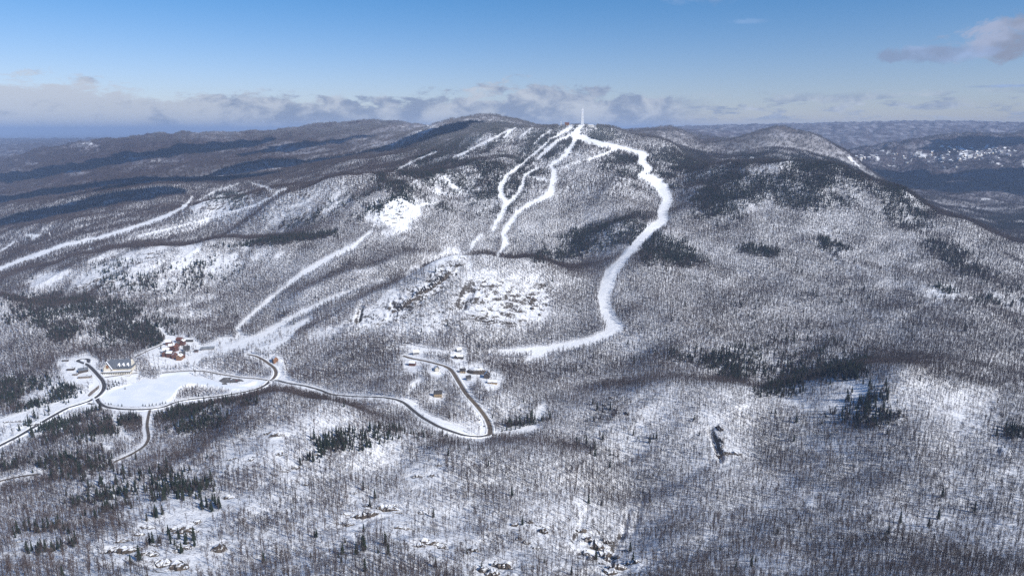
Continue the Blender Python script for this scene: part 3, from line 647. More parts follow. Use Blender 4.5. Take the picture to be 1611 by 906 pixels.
# far clearings with houses, and snowy brows far away
farv = (Y2 > 4300)
clear = farv & (PXG > 1290) & (PYG > 228) & (PYG < 275) & (np.abs(PYG - 246) < 26)
cl = sstep(fbm(X2, Y2 * .35, 110, 3, 90) + 0.35 * np.exp(-((PXG - 1500) / 60) ** 2 - ((PYG - 246) / 10) ** 2) + .2 * np.exp(-((PXG - 1365) / 30) ** 2 - ((PYG - 247) / 4) ** 2), .50, .56) * clear * 1.0
brow = np.zeros_like(snow)
for (cx, cy, rx, ry, am) in [(132,229,26,5,.5),(140,226,12,2,.75),(50,258,14,3,.55),(28,268,14,3,.5),(215,262,40,5,.35),(235,250,60,9,.3),(330,212,50,6,.35),(150,290,40,6,.3),(118,272,24,4,.5),(700,205,90,14,.5),(600,222,80,12,.35),(460,235,60,10,.3),(1060,213,30,6,.25),(1220,214,24,4,.25),(602,250,7,3,.95),(517,285,14,2,.8),(505,268,14,2,.8),(60,372,12,8,.6),(420,291,12,2,.7),(760,192,40,12,.35)]:
    brow = np.maximum(brow, am * (1 - sstep(np.hypot((PXG - cx) / rx, (PYG - cy) / ry), .4, 1.5)))
snow = np.maximum(snow, cl); snow = np.maximum(snow, sstep(brow + .7 * fbm(X2, Y2 * .5, 120, 4, 33, .65), .60, .85) * farv)
wood = np.clip(0.5 - thin * .6 + thick * .5 - brow * 1.2 * farv, 0, 1)
COVER = np.stack([snow, rock, wood, np.clip(conf, 0, 1)], -1)

# faces split into the named surfaces
fi = (np.arange(NB - 1)[:, None] * NA + np.arange(NA - 1)[None]).ravel()
QUADS = np.stack([fi, fi + 1, fi + NA + 1, fi + NA], 1)
def facev(M): return (M[:-1, :-1] + M[1:, :-1] + M[:-1, 1:] + M[1:, 1:]).ravel() / 4
owner = np.zeros(len(QUADS), int)
names = list(RUNS)
rag = fbm(X2, Y2, 25, 3, 5)
fvis = facev(visg.astype(float)) > .5
for k, nm in enumerate(names):
    v = facev(samp(RUNMASK[nm], PXG, PYG, 2.6, X2, Y2, 18, 5))
    owner[(v > 0) & fvis & (owner == 0)] = k + 1
owner[(facev(lake_s) > .5)] = 99
tag(link('snowy_ground', grid_mesh('snowy_ground', QUADS[owner == 0], MG, COVER)), kind='structure')
for k, nm in enumerate(names):
    if (owner == k + 1).any():
        tag(link('ski_run', grid_mesh('ski_run', QUADS[owner == k + 1], MG, COVER)), RUN_LABEL[nm], None, None, 'structure')

def lake_material():
    m, t, b = mat_new('frozen_lake'); g = t.new('ShaderNodeNewGeometry')
    n = t.noise(g.outputs['Position'], 0.02, 4, .5, .6)
    t.l.new(t.mix(t.ramp(n, .4, .6), (0.74, 0.79, 0.86, 1), (0.82, 0.85, 0.89, 1)), b.inputs['Base Color']); b.inputs['Roughness'].default_value = .6
    return m
if (owner == 99).any():
    tag(link('frozen_lake', grid_mesh('frozen_lake', QUADS[owner == 99], lake_material(), COVER)), 'flat frozen lake under smooth snow below the hotel', None, None, 'structure')

# ------------------------------------------------------------------ trees
def bark_material(name, c1, c2, frost=.22, snowtop=0.35):
    m, t, b = mat_new(name); oi = t.new('ShaderNodeObjectInfo'); g = t.new('ShaderNodeNewGeometry')
    st = t.noise(oi.outputs['Location'], 0.012, 3, .6)
    c = t.mix(t.math('ADD', t.math('MULTIPLY', oi.outputs['Random'], .5), t.math('MULTIPLY', t.ramp(st, .38, .62), .5)), c1 + (1,), c2 + (1,))
    n = t.new('ShaderNodeSeparateXYZ'); t.l.new(g.outputs['Normal'], n.inputs[0])
    p = t.new('ShaderNodeSeparateXYZ'); t.l.new(g.outputs['Position'], p.inputs[0])
    ns = t.noise(g.outputs['Position'], 1.3, 3, .6)
    c = t.mix(t.math('MULTIPLY', t.ramp(t.math('ADD', n.outputs[2], t.math('MULTIPLY', t.math('SUBTRACT', ns, .5), 1.2)), 0.55, 0.85), snowtop), c, (0.72, 0.75, 0.80, 1))
    if frost:
        hz = t.math('ADD', p.outputs[2], t.math('MULTIPLY', t.math('SUBTRACT', t.noise(g.outputs['Position'], 0.006, 4, .6), .5), 260))
        c = t.mix(t.math('MULTIPLY', t.ramp(hz, 420, 640), frost), c, (0.60, 0.65, 0.72, 1))
    t.l.new(c, b.inputs['Base Color']); return m
M_BARK = bark_material('grey_brown_bark', (0.100, 0.074, 0.068), (0.044, 0.033, 0.032), snowtop=0.25)
M_NEEDLE = bark_material('evergreen_needles', (0.013, 0.020, 0.016), (0.026, 0.034, 0.022), frost=.16, snowtop=0.14)

def bare_tree(seed, h=15.0, nb=16, tw=3, lod=1.0, bw=.15):
    """leafless hardwood: tapered trunk, rising limbs, fine twigs; returns trunk and crown geometry"""
    r = random.Random(seed); V, F = [], []
    w0 = 0.30 * lod
    def stick(p, q, w, we, n=3):
        d = (q - p).normalized(); s = d.cross(Vector((0.3, 0.2, 1))); s = (s if s.length > .05 else Vector((1, 0, 0))).normalized(); u = d.cross(s)
        k = len(V)
        if n == 3:
            for c_, ww in ((p, w), (q, we)):
                for i in range(3):
                    a = i * 2.0944; V.append(c_ + (s * math.cos(a) + u * math.sin(a)) * ww)
            for i in range(3): F.append((k + i, k + (i + 1) % 3, k + 3 + (i + 1) % 3, k + 3 + i))
        else:
            a = r.uniform(0, math.pi); s = s * math.cos(a) + u * math.sin(a)
            V.extend((p - s * w, p + s * w, q)); F.append((k, k + 1, k + 2))
    tips = [Vector((0, 0, -1.2))]
    lean = Vector((r.uniform(-.05, .05), r.uniform(-.05, .05), 0))
    segs = 4
    pts = [Vector((lean.x * z * h + r.uniform(-.15, .15) * (z > 0), lean.y * z * h + r.uniform(-.15, .15) * (z > 0), z * h - (1.2 if z == 0 else 0))) for z in (0, .3, .55, .8, 1.0)]
    for i in range(segs):
        stick(pts[i], pts[i + 1], w0 * (1 - i * .22), w0 * (1 - (i + 1) * .23))
    nt = len(F); nv = len(V)
    for i in range(nb):
        z = r.uniform(.34, .97) ** .9; k = min(3, int(z * 4)); base = pts[0].lerp(pts[-1], z); base.z = z * h
        a = i * 2.4 + r.uniform(-.5, .5); L = h * (.40 - .26 * z) * r.uniform(.7, 1.2)
        d = Vector((math.cos(a), math.sin(a), r.uniform(.7, 1.5))).normalized(); q = base + d * L
        stick(base, q, bw * lod, .03 * lod, 2)
        for j in range(tw):
            s_ = base.lerp(q, r.uniform(.25, .95)); dd = (d + Vector((r.uniform(-.9, .9), r.uniform(-.9, .9), r.uniform(-.1, .8)))).normalized()
            stick(s_, s_ + dd * L * r.uniform(.35, .7), bw * .8 * lod, .01, 2)
    return V, F, nt, nv

def conifer(seed, h=13.0, tiers=7, n=7):
    r = random.Random(seed); V, F = [], []
    w = .22
    for z, ww in ((-1.2, w), (h * .5, w * .6)):
        for i in range(4): V.append(Vector((math.cos(i * 1.57) * ww, math.sin(i * 1.57) * ww, z)))
    for i in range(4): F.append((i, (i + 1) % 4, 4 + (i + 1) % 4, 4 + i))
    nt, nv = len(F), len(V)
    for k in range(tiers):
        f = k / tiers; z = h * (.06 + .90 * f); rad = h * .17 * (1 - f) ** .85 + .25; top = min(h, z + h * (.20 - .06 * f))
        c = len(V); V.append(Vector((r.uniform(-.1, .1), r.uniform(-.1, .1), top)))
        m = n if k < tiers - 2 else 5
        off = r.random() * 6
        ring = []
        for i in range(m * 2):
            a = off + i * math.pi / m; rr = rad * (r.uniform(.85, 1.25) if i % 2 == 0 else r.uniform(.42, .6))
            V.append(Vector((math.cos(a) * rr, math.sin(a) * rr, z - (.10 * rad if i % 2 == 0 else -.25 * rad) + r.uniform(-.15, .15))))
        for i in range(m * 2): F.append((c, c + 1 + i, c + 1 + (i + 1) % (m * 2)))
    return V, F, nt, nv

PROTO = bpy.data.collections.new('tree_patterns')
def proto(name, V, F, mat):
    o = bpy.data.objects.new(name, mesh(name, V, F, mat)); PROTO_C[-1].objects.link(o); return o
def clump(maker, seed, n, rad, hs):
    r = random.Random(seed); V, F = [], []
    for i in range(n):
        v, f, _, _ = maker(seed * 31 + i % 5); a, d = r.uniform(0, 6.28), rad * math.sqrt(r.random()); s = r.uniform(*hs); k = len(V)
        ca_, sa_ = math.cos(a * 3), math.sin(a * 3)
        for p in v: V.append(Vector(((p.x * ca_ - p.y * sa_) * s + math.cos(a) * d, (p.x * sa_ + p.y * ca_) * s + math.sin(a) * d, p.z * s)))
        F.extend(tuple(k + x for x in q) for q in f)
    return V, F

def make_stuff(name, protos, P, idx, scl, rot, label, cat):
    """one object: a point mesh whose points carry the trees"""
    pc = bpy.data.collections.new(name + '_patterns')
    for k, (V, F, mt) in enumerate(protos):
        pc.objects.link(bpy.data.objects.new('%s_pattern_%02d' % (name, k), mesh(name, V, F, mt)))
    me = bpy.data.meshes.new(name); me.vertices.add(len(P)); me.vertices.foreach_set('co', P.astype(np.float32).ravel())
    for nm, ty, arr in (('idx', 'INT', idx.astype(np.int32)), ('rz', 'FLOAT', rot.astype(np.float32)), ('sc', 'FLOAT', scl.astype(np.float32))):
        at = me.attributes.new(nm, ty, 'POINT'); at.data.foreach_set('value', arr)
    o = link(name, me); tag(o, label, cat, None, 'stuff')
    ng = bpy.data.node_groups.new(name, 'GeometryNodeTree')
    ng.interface.new_socket('Geometry', in_out='INPUT', socket_type='NodeSocketGeometry'); ng.interface.new_socket('Geometry', in_out='OUTPUT', socket_type='NodeSocketGeometry')
    n = ng.nodes; gi, go = n.new('NodeGroupInput'), n.new('NodeGroupOutput')
    ip = n.new('GeometryNodeInstanceOnPoints'); ci = n.new('GeometryNodeCollectionInfo')
    ci.inputs['Collection'].default_value = pc; ci.inputs['Separate Children'].default_value = True; ci.inputs['Reset Children'].default_value = True
    def attr(nm, ty):
        a = n.new('GeometryNodeInputNamedAttribute'); a.data_type = ty; a.inputs['Name'].default_value = nm; return a.outputs['Attribute']
    L = ng.links; L.new(gi.outputs[0], ip.inputs['Points']); L.new(ci.outputs[0], ip.inputs['Instance'])
    ip.inputs['Pick Instance'].default_value = True; L.new(attr('idx', 'INT'), ip.inputs['Instance Index'])
    cx = n.new('ShaderNodeCombineXYZ'); L.new(attr('rz', 'FLOAT'), cx.inputs[2]); L.new(cx.outputs[0], ip.inputs['Rotation'])
    L.new(attr('sc', 'FLOAT'), ip.inputs['Scale'])
    L.new(ip.outputs[0], go.inputs[0])
    md = o.modifiers.new('trees', 'NODES'); md.node_group = ng
    return o

def scatter(y0, y1, sp, seed, amax=0.82):
    """jittered lattice of candidate spots"""
    rg = np.random.default_rng(seed)
    xs, ys = np.arange(-amax * y1, amax * y1, sp), np.arange(y0, y1, sp)
    Xc, Yc = np.meshgrid(xs, ys); Xc = (Xc + rg.uniform(-.5, .5, Xc.shape) * sp).ravel(); Yc = (Yc + rg.uniform(-.5, .5, Yc.shape) * sp).ravel()
    k = (np.abs(Xc) < amax * Yc) & (Yc > y0) & (Yc < y1); Xc, Yc = Xc[k], Yc[k]
    Z = ground(Xc, Yc); v = visible_map(Xc, Yc, Z, 34.0); Xc, Yc, Z = Xc[v], Yc[v], Z[v]
    px, py = to_pix(Xc, Yc, Z)
    k = (px > -25) & (px < PW + 25) & (py < PH + 60); return Xc[k], Yc[k], Z[k], px[k], py[k], rg

def cover_at(X, Y, Z, px, py, sp):
    seen = visible_map(X, Y, Z, 8.0)
    run = samp(M_RUN, px, py, 2.6, X, Y, 18, 5); op = samp(M_OPEN, px, py, 2.5, X, Y, 40, 8); lk_ = samp(M_LAKE, px, py)
    blocked = seen & ((run > 0.1) | (lk_ > .15))
    th = samp(F_THIN, px, py, 14, X, Y, 160, 12); tk = samp(F_THICK, px, py, 14, X, Y, 160, 15); cn = samp(F_CON, px, py, 6, X, Y, 80, 22)
    rk = samp(F_ROCK, px, py, 8, X, Y, 80, 18)
    th, tk, rk = th * seen, tk * seen, rk * seen; cn = cn * np.where(seen, 1, .4)
    pat = fbm(X, Y, 130, 4, 55) ; pat2 = fbm(X, Y, 38, 3, 57)
    d = np.clip(np.interp(Y, [500, 1000, 1500, 2200], [.74, .84, 1.02, 1.28]) - np.interp(Y, [1300, 1750], [.42, .92]) * th + .40 * tk + .52 * pat + .42 * pat2 - .38 * rk, 0.05, 1.0)
    gl = sstep(th, .25, .6) * sstep(fbm(X, Y, 75, 3, 58) + .3 * th, .12, .32)
    d = d * (1 - np.interp(Y, [1300, 1800], [.45, .9]) * gl)
    led = np.maximum.reduce([samp(M_LEDGE, px, py - k * F0 * 13 / Y) for k in (0, .35, .75)]) * (Y < 1700)
    d = d * (1 - .85 * led)
    d = d * (1 - sstep(samp(M_HOUSE, px, py) * seen * (((Y < 2300) & (Y > 1100)) | (Y > 3500)), .3, .7))
    d = np.where(seen & (op > .42), np.clip(.10 + .5 * fbm(X, Y, 45, 3, 59), 0, .5) * .6, d)
    d[near_road(X, Y)] = 0; d[blocked] = 0
    return d, cn, seen, rk
# ------------------------------------------------------------------ roads as graded ribbons with snow banks
def road_material(name, c1, c2):
    m, t, b = mat_new(name); g = t.new('ShaderNodeNewGeometry')
    n = t.noise(g.outputs['Position'], 0.12, 5, .65); n2 = t.noise(g.outputs['Position'], .9, 3, .6)
    c = t.mix(t.ramp(n, .38, .62), c1 + (1,), c2 + (1,))
    at = t.new('ShaderNodeAttribute', attribute_name='side')
    edge = t.ramp(t.math('ADD', t.math('ABSOLUTE', at.outputs['Fac']), t.math('MULTIPLY', t.math('SUBTRACT', n2, .5), .5)), .72, .95)
    c = t.mix(t.math('MULTIPLY', edge, .7), c, (0.62, 0.61, 0.60, 1))
    mid = t.ramp(t.math('ADD', t.math('ABSOLUTE', at.outputs['Fac']), t.math('MULTIPLY', t.math('SUBTRACT', n, .5), .5)), .10, .0)
    c = t.mix(t.math('MULTIPLY', mid, .35), c, (0.35, 0.33, 0.31, 1))
    t.l.new(c, b.inputs['Base Color']); b.inputs['Roughness'].default_value = .7; return m
M_ASPH = road_material('wet_asphalt', (0.040, 0.040, 0.045), (0.065, 0.06, 0.06))
M_DIRT = road_material('sanded_road', (0.085, 0.066, 0.05), (0.13, 0.105, 0.08))
M_BANK = simple_mat('ploughed_snow', (0.74, 0.76, 0.80), (0.84, 0.86, 0.88), .4)
for i, (lab, (w, P)) in enumerate(ROADW.items()):
    T = np.gradient(P, axis=0); T[:, 2] = 0; T /= np.linalg.norm(T, axis=1)[:, None] + 1e-9; N = np.stack([-T[:, 1], T[:, 0], 0 * T[:, 0]], 1)
    V, F, sd = [], [], []
    offs = (-1.0, -.5, 0, .5, 1.0)
    gz = ground(P[:, 0], P[:, 1]); 
    lift = 0.45 + i * 0.03
    for k in range(len(P)):
        for o_ in offs:
            q = P[k] + N[k] * w * o_; V.append((q[0], q[1], max(float(ground(q[0], q[1])), gz[k] - .4) + lift)); sd.append(o_)
    m_ = len(offs)
    for k in range(len(P) - 1):
        for j in range(m_ - 1): a = k * m_ + j; F.append((a, a + 1, a + m_ + 1, a + m_))
    me = mesh('road', V, F, M_DIRT if any(s in lab for s in ('brown', 'sandy', 'lane', 'drive')) else M_ASPH, True)
    at = me.attributes.new('side', 'FLOAT', 'POINT'); at.data.foreach_set('value', np.array(sd, np.float32))
    tag(link('road', me), lab, None, None, 'structure')
    if w >= 4:
        for s in (-1, 1):
            V, F = [], []
            for k in range(len(P)):
                hh = 1.1 + .7 * math.sin(k * 1.7 + i) * math.sin(k * .45 + s)
                for o_, z_ in ((w + .3, .1), (w + 1.6, hh), (w + 3.0, hh * .8), (w + 4.6, -.6)):
                    q = P[k] + N[k] * s * o_; V.append((q[0], q[1], gz[k] + .3 + z_))
            for k in range(len(P) - 1):
                for j in range(3): a = k * 4 + j; F.append((a, a + 1, a + 5, a + 4))
            tag(link('snow_bank', mesh('snow_bank', V, F, M_BANK, True)), None, None, None, 'structure')

# ------------------------------------------------------------------ forests
BARE_NEAR = [bare_tree(s, h, 20, 4, 1.0, .11) for s, h in ((1, 13), (2, 14.5), (3, 11.5), (4, 15.5), (5, 12.5), (6, 10))]
CON_NEAR = [conifer(s, h) for s, h in ((1, 13.5), (2, 16), (3, 11), (4, 17.5), (5, 8.5))]
SITES = {}
SITES['bare'] = []; SITES['con'] = []
def gather(y0, y1, sp, seed, con_sp):
    X, Y, Z, px, py, rg = scatter(y0, y1, sp, seed, .90 if y0 < 1000 else .82); hpx = 13 * F0 / Y
    d, cn, seen, rk = cover_at(X, Y, Z, px, py, sp)
    def covers(frac, k): 
        q = py - hpx * frac
        return seen & ((samp(M_RUN, px, q) > k) | (samp(M_LAKE, px, q) > .6) | (samp(M_ROAD, px, q) > -0.4) )
    cov = covers(.3, 1.6) | covers(.6, 2.8)
    d = np.where(cov, d * .04, d)
    u = rg.random(len(X)); isb = (u < d * (1 - .5 * cn))
    b = np.stack([X, Y, Z], 1)[isb]
    X, Y, Z, px, py, rg = scatter(y0, y1, con_sp, seed + 50); hpx = 13 * F0 / Y
    run = samp(M_RUN, px, py, 2.6, X, Y, 18, 5); op = samp(M_OPEN, px, py, 2.5, X, Y, 40, 8); lk_ = samp(M_LAKE, px, py)
    seen = visible_map(X, Y, Z, 8.0); cn = samp(F_CON, px, py, 6, X, Y, 80, 22) * np.where(seen, 1, .4)
    q = py - hpx * .4
    bad = seen & ((run > 0.1) | (lk_ > .15) | (samp(M_RUN, px, q) > 1.8) | (samp(M_LAKE, px, q) > .6) | (samp(M_ROAD, px, q) > -0.4))
    bad |= near_road(X, Y) | (seen & (((Y < 2300) & (Y > 1100)) | (Y > 3500)) & (samp(M_HOUSE, px, py) > .4)) | (seen & (op > .5) & (rg.random(len(X)) > .10 + .25 * cn))
    pat = fbm(X, Y, 70, 3, 61)
    pr = np.where(bad, 0, np.clip(cn * 1.15 + 1.0 * pat * np.minimum(1, cn * 3) * (1.15 - .6 * cn) - .04, 0, 1))
    k = rg.random(len(X)) < pr
    # lone evergreens scattered in the hardwoods
    k |= (rg.random(len(X)) < .0025) & ~bad
    return b, np.stack([X, Y, Z], 1)[k]
zones = [(470, 1500, 4.6, 1, 5.0), (1500, 2900, 5.6, 2, 4.6), (2900, 4700, 8.0, 3, 5.4)]
GB_, GC_ = zip(*[gather(*z) for z in zones])
print('trees', [len(b) for b in GB_], [len(c) for c in GC_])
def on_screen(P, hgt):
    px, py = to_pix(P[:, 0], P[:, 1], P[:, 2]); return (px > 4) & (px < PW - 4) & (py < PH + 6) & visible_map(P[:, 0], P[:, 1], P[:, 2], hgt * .6)

NB_IND = 300
def pick_near(P, n):
    s = on_screen(P, 12); idx = np.nonzero(s)[0]; idx = idx[np.argsort(P[idx, 1])][:n]; m = np.zeros(len(P), bool); m[idx] = True; return m
mb = pick_near(GB_[0], NB_IND)
allc = np.concatenate(GC_[:2]); mc = pick_near(allc, NB_IND)
rg = np.random.default_rng(77)

def tree_label_bare(px):
    return (('leafless grey hardwood among the nearest trees at the bottom left of the photo', 'nearest bare trees, bottom left') if px < 537 else
            ('leafless grey hardwood among the nearest trees at the bottom centre of the photo', 'nearest bare trees, bottom centre') if px < 1074 else
            ('leafless grey hardwood among the nearest trees at the bottom right of the photo', 'nearest bare trees, bottom right'))
def tree_label_con(px, py):
    if px < 420 and py < 690: return 'dark green conifer in the woods around the lake and hotel at left', 'conifers around the lake and hotel'
    if px < 420: return 'dark green conifer on the snowy ledges at the lower left', 'conifers on the lower left ledges'
    if px > 1050 and py < 700: return 'nearly black conifer of the stand on the near right ridge', 'conifers on the near right ridge'
    if px > 1050: return 'lone dark conifer among bare trees at the lower right', 'conifers scattered lower right'
    if py < 740: return 'dark conifer on the brown ridge in front of the hairpin road', 'conifers on the ridge before the hairpin road'
    return 'lone dark conifer among bare trees at the bottom centre', 'conifers scattered bottom centre'

def individuals(pts, geo, kind, mat, cat, labeler, fat=1.0):
    protos = []
    for V, F, nt, nv in geo:
        tm = mesh('trunk', V[:nv], F[:nt], mat if kind == 'bare_tree' else M_BARK)
        cm = mesh('crown', V[nv:], [tuple(i - nv for i in f) for f in F[nt:]], mat)
        protos.append((tm, cm))
    for i, p in enumerate(pts):
        tm, cm = protos[i % len(protos)]
        e = empty(kind, p, rg.uniform(0, 6.28)); s = rg.uniform(.78, 1.2); e.scale = (s, s, s)
        px, py = to_pix(p[0], p[1], p[2]); l, g = labeler(px, py); tag(e, l, cat, g)
        link('trunk', tm, e); link('crown', cm, e)
individuals(GB_[0][mb], BARE_NEAR, 'bare_tree', M_BARK, 'tree', lambda x, y: tree_label_bare(x))
individuals(allc[mc], CON_NEAR, 'conifer', M_NEEDLE, 'conifer', tree_label_con)

def vf(g): return [(V, F, M_BARK) for V, F, _, _ in g]
def vfc(g): return [(V, F, M_NEEDLE) for V, F, _, _ in g]
def stuff_trees(name, protos, P, lo, hi, label, cat='forest'):
    n = len(P); return make_stuff(name, protos, P, rg.integers(0, len(protos), n), (lo + (hi - lo) * rg.random(n) ** 1.3) * (1 + .28 * fbm(P[:, 0], P[:, 1], 90, 3, 66)), rg.uniform(0, 6.28, n), label, cat)
mid = [bare_tree(s, h, 15, 4, 1.25, .16) for s, h in ((11, 14.5), (12, 15.5), (13, 13), (14, 12))]
farb = [clump(lambda s: bare_tree(s, 13.5, 11, 3, 1.8, .16), s, 2, 4.5, (.8, 1.15)) for s in (21, 22, 23)]
stuff_trees('bare_forest', vf(BARE_NEAR), GB_[0][~mb], .55, 1.2, 'leafless grey brown woods covering the near slopes')
stuff_trees('bare_forest', vf(mid), GB_[1], .65, 1.25, 'leafless woods on the middle slopes around the village and rocky dome')
stuff_trees('bare_forest', [(V, F, M_BARK) for V, F in farb], GB_[2], .75, 1.15, 'leafless woods high on the mountain flanks')
stuff_trees('conifer_forest', vfc(CON_NEAR), allc[~mc], .45, 1.25, 'dark evergreens scattered in dense patches over the middle slopes')
confar = [clump(lambda s: conifer(s, 13, 4, 5), s, 2, 4, (.8, 1.2)) for s in (31, 32)]
stuff_trees('conifer_forest', [(V, F, M_NEEDLE) for V, F in confar], GC_[2], .7, 1.2, 'frosted evergreens high on the summit slopes')
# woods on the far hills: patches of many small trees
X, Y, Z, px, py, rg2 = scatter(4700, 9000, 25, 91)
d, cn, seen, rk = cover_at(X, Y, Z, px, py, 27)
sn = lerp_rows(COVER[..., 0], X / Y, np.log(Y)); browv = lerp_rows(brow, X / Y, np.log(Y))
k = rg2.random(len(X)) < np.clip(.85 + .5 * fbm(X, Y, 500, 4, 95) - .9 * browv, .08, .95) * (1 - sn)
P = np.stack([X, Y, Z], 1)[k]; print('far patches', len(P))
fp = [clump(lambda s: bare_tree(s, 13, 6, 2, 2.4), s, 9, 15, (.8, 1.15)) for s in (41, 42)]
stuff_trees('bare_forest', [(V, F, M_BARK) for V, F in fp], P, .8, 1.2, 'brown leafless woods on the far hills')
# ------------------------------------------------------------------ rock ledges breaking through the snow
def rock_material():
    m, t, b = mat_new('ledge_rock'); g = t.new('ShaderNodeNewGeometry'); pos = g.outputs['Position']
    n = t.noise(pos, .35, 5, .7); c = t.mix(t.ramp(n, .35, .65), (0.035, 0.031, 0.029, 1), (0.12, 0.098, 0.080, 1))
    ns = t.new('ShaderNodeSeparateXYZ'); t.l.new(g.outputs['Normal'], ns.inputs[0])
    s = t.ramp(t.math('ADD', ns.outputs[2], t.math('MULTIPLY', t.math('SUBTRACT', t.noise(pos, .5, 4, .65), .5), .9)), .70, .88)
    t.l.new(t.mix(s, c, (.78, .80, .84, 1)), b.inputs['Base Color']); return m
M_ROCK = rock_material()
def ledge(px, py, wpx, hm, seed, label, group, tilt=0.0):
    p = hit(px, py); p.z -= .3; L = wpx * p.y / F0; r = random.Random(seed)
    gx = float(ground(p.x + 12, p.y) - ground(p.x - 12, p.y)) / 24; gy = float(ground(p.x, p.y + 12) - ground(p.x, p.y - 12)) / 24
    n = max(8, int(L / 2.2)); V, F = [], []; D = 5 + hm * 1.4; ca_, sa_ = math.cos(R(tilt)), math.sin(R(tilt))
    rows = 6
    for i in range(n + 1):
        u = i / n; env = max(.08, math.sin(math.pi * u)) ** .5; jag = r.uniform(.72, 1.12); off = r.uniform(-1.6, 1.6)
        for j, (dy, dz) in enumerate(((-D * .55, -2.6), (-D * .42, .35), (-D * .36, .62), (-D * .22, .95), (D * .25, 1.0), (D * .8, .2))):
            x = (u - .5) * L + (r.uniform(-.7, .7) if 0 < i < n else 0); y = dy * env + off + r.uniform(-.6, .6)
            X_, Y_ = p.x + x * ca_ - y * sa_, p.y + x * sa_ + y * ca_
            top = hm * env * jag
            z = float(ground(X_, Y_)) + (dz if dz < 0 else dz * top * r.uniform(.8, 1.15) - .15) - (1.0 if j == rows - 1 else 0)
            V.append((X_ - p.x, Y_ - p.y, z - p.z))
    for i in range(n):
        for j in range(rows - 1):
            a = i * rows + j; F.append((a, a + rows, a + rows + 1, a + 1))
    F.append(tuple(range(rows))); F.append(tuple(n * rows + j for j in reversed(range(rows))))
    o = link('rock_ledge', mesh('rock_ledge', V, F, M_ROCK)); o.location = p
    tag(o, label, 'rock', group)
near_ledges = LEDGES
for k, (x, y, w, h, t_) in enumerate(near_ledges):
    lab, g = (('dark rock ledge capped with snow on the lower left slope', 'rock ledges lower left') if x < 470 and y > 700 else
              ('low brown rock ledge by the road and woods at middle left', 'rock ledges middle left') if x < 470 else
              ('dark snow capped rock ledge on the bottom centre slope', 'rock ledges bottom centre') if x < 860 else
              (('dark rock ledge in the snow right of the bottom centre', 'rock ledges bottom right of centre') if x < 1100 else ('dark rock ledge in the narrow cleft of the near right slope', 'ledges of the narrow cleft')))
    ledge(x, y, w * 1.1, h * 1.15, k + 1, lab, g, -t_ * .6)
rr = random.Random(5)
def crag(cx, cy, rx, ry, tl, n, label, group, wmin=8, wmax=22, lo=3, hi=9, tl2=None):
    for i in range(n):
        a, d = rr.uniform(0, 6.28), math.sqrt(rr.random()); u, v = math.cos(a) * d * rx, math.sin(a) * d * ry
        c, s = math.cos(R(tl)), math.sin(R(tl))
        ledge(cx + u * c - v * s, cy + u * s + v * c, rr.uniform(wmin, wmax), rr.uniform(lo, hi), rr.random(), label, group, rr.uniform(-10, 35) if tl2 is None else tl2 + rr.uniform(-15, 15))
DL = 'dark craggy ledge on the left half of the rocky dome', 'crags on the left of the dome'
DR = 'dark craggy ledge on the right half of the rocky dome', 'crags on the right of the dome'
crag(668, 462, 48, 12, -40, 8, *DL, 14, 34, 1.2, 3.0, 35)
crag(610, 492, 52, 13, -20, 7, *DL, 12, 30, 1.0, 2.5, 20)
crag(700, 430, 22, 7, -40, 6, *DL, 8, 18, 1.5, 4, 30)
for x, y, w, h in ((690, 446, 34, 12), (668, 460, 40, 13), (640, 477, 38, 9)): ledge(x, y, w, h, x, 'broad dark brown cliff slanting across the left half of the rocky dome', 'broad cliffs of the dome', 32)
crag(778, 486, 58, 28, 10, 10, *DR, 12, 30, 1.2, 3.0)
for x, y, w, h in ((775, 505, 40, 5), (812, 490, 30, 4)): ledge(x, y, w, h, x, 'broad dark cliff low on the right half of the rocky dome', 'broad cliffs right of the gully', 8)
crag(842, 478, 10, 20, -20, 9, 'dark craggy ledge on the right half of the rocky dome', 'crags on the right of the dome', 5, 12, 3, 8)
crag(615, 543, 34, 4, -8, 8, 'low dark ledge at the foot of the rocky dome', 'ledges at the foot of the dome', 8, 18, 2, 5, 5)
crag(165, 452, 50, 18, -10, 16, 'snowy ledge on the bright rocky slope at left', 'ledges on the left slope', 8, 20, 2, 5, 15)
crag(220, 408, 40, 8, -15, 8, 'snowy ledge on the bright rocky slope at left', 'ledges on the left slope', 8, 18, 2, 5, 15)
crag(970, 640, 20, 24, 20, 10, 'rock ledge on the shaded flank right of the hairpin road', 'ledges on the shaded flank', 5, 10, 2, 5)
NR = 'dark rock ledge in the snow right of the bottom centre', 'rock ledges bottom right of centre'
crag(955, 872, 44, 24, 5, 16, *NR, 8, 22, 2, 5, 5)
crag(830, 850, 30, 30, 0, 6, 'dark snow capped rock ledge on the bottom centre slope', 'rock ledges bottom centre', 8, 20, 2, 4, 0)
crag(600, 815, 70, 26, -5, 12, 'dark snow capped rock ledge on the bottom centre slope', 'rock ledges bottom centre', 8, 26, 1.5, 4, 5)
crag(250, 865, 90, 28, 0, 12, 'dark rock ledge capped with snow on the lower left slope', 'rock ledges lower left', 8, 26, 1.5, 4, 0)
crag(1133, 690, 6, 16, 0, 3, 'dark rock ledge in the narrow cleft of the near right slope', 'ledges of the narrow cleft', 5, 10, 4, 7)
crag(350, 322, 34, 9, -10, 14, 'small dark ledge on the round snowy hill at left', 'ledges on the round hill', 5, 12, 3, 6, 10)
crag(480, 342, 50, 6, -18, 14, 'small dark ledge on the long snowy hill left of the snowfield', 'ledges on the long hill', 5, 12, 3, 6, 10)
crag(622, 338, 24, 14, -10, 8, 'small dark ledge on the white snowfield', 'ledges on the snowfield', 5, 10, 2, 4, 10)

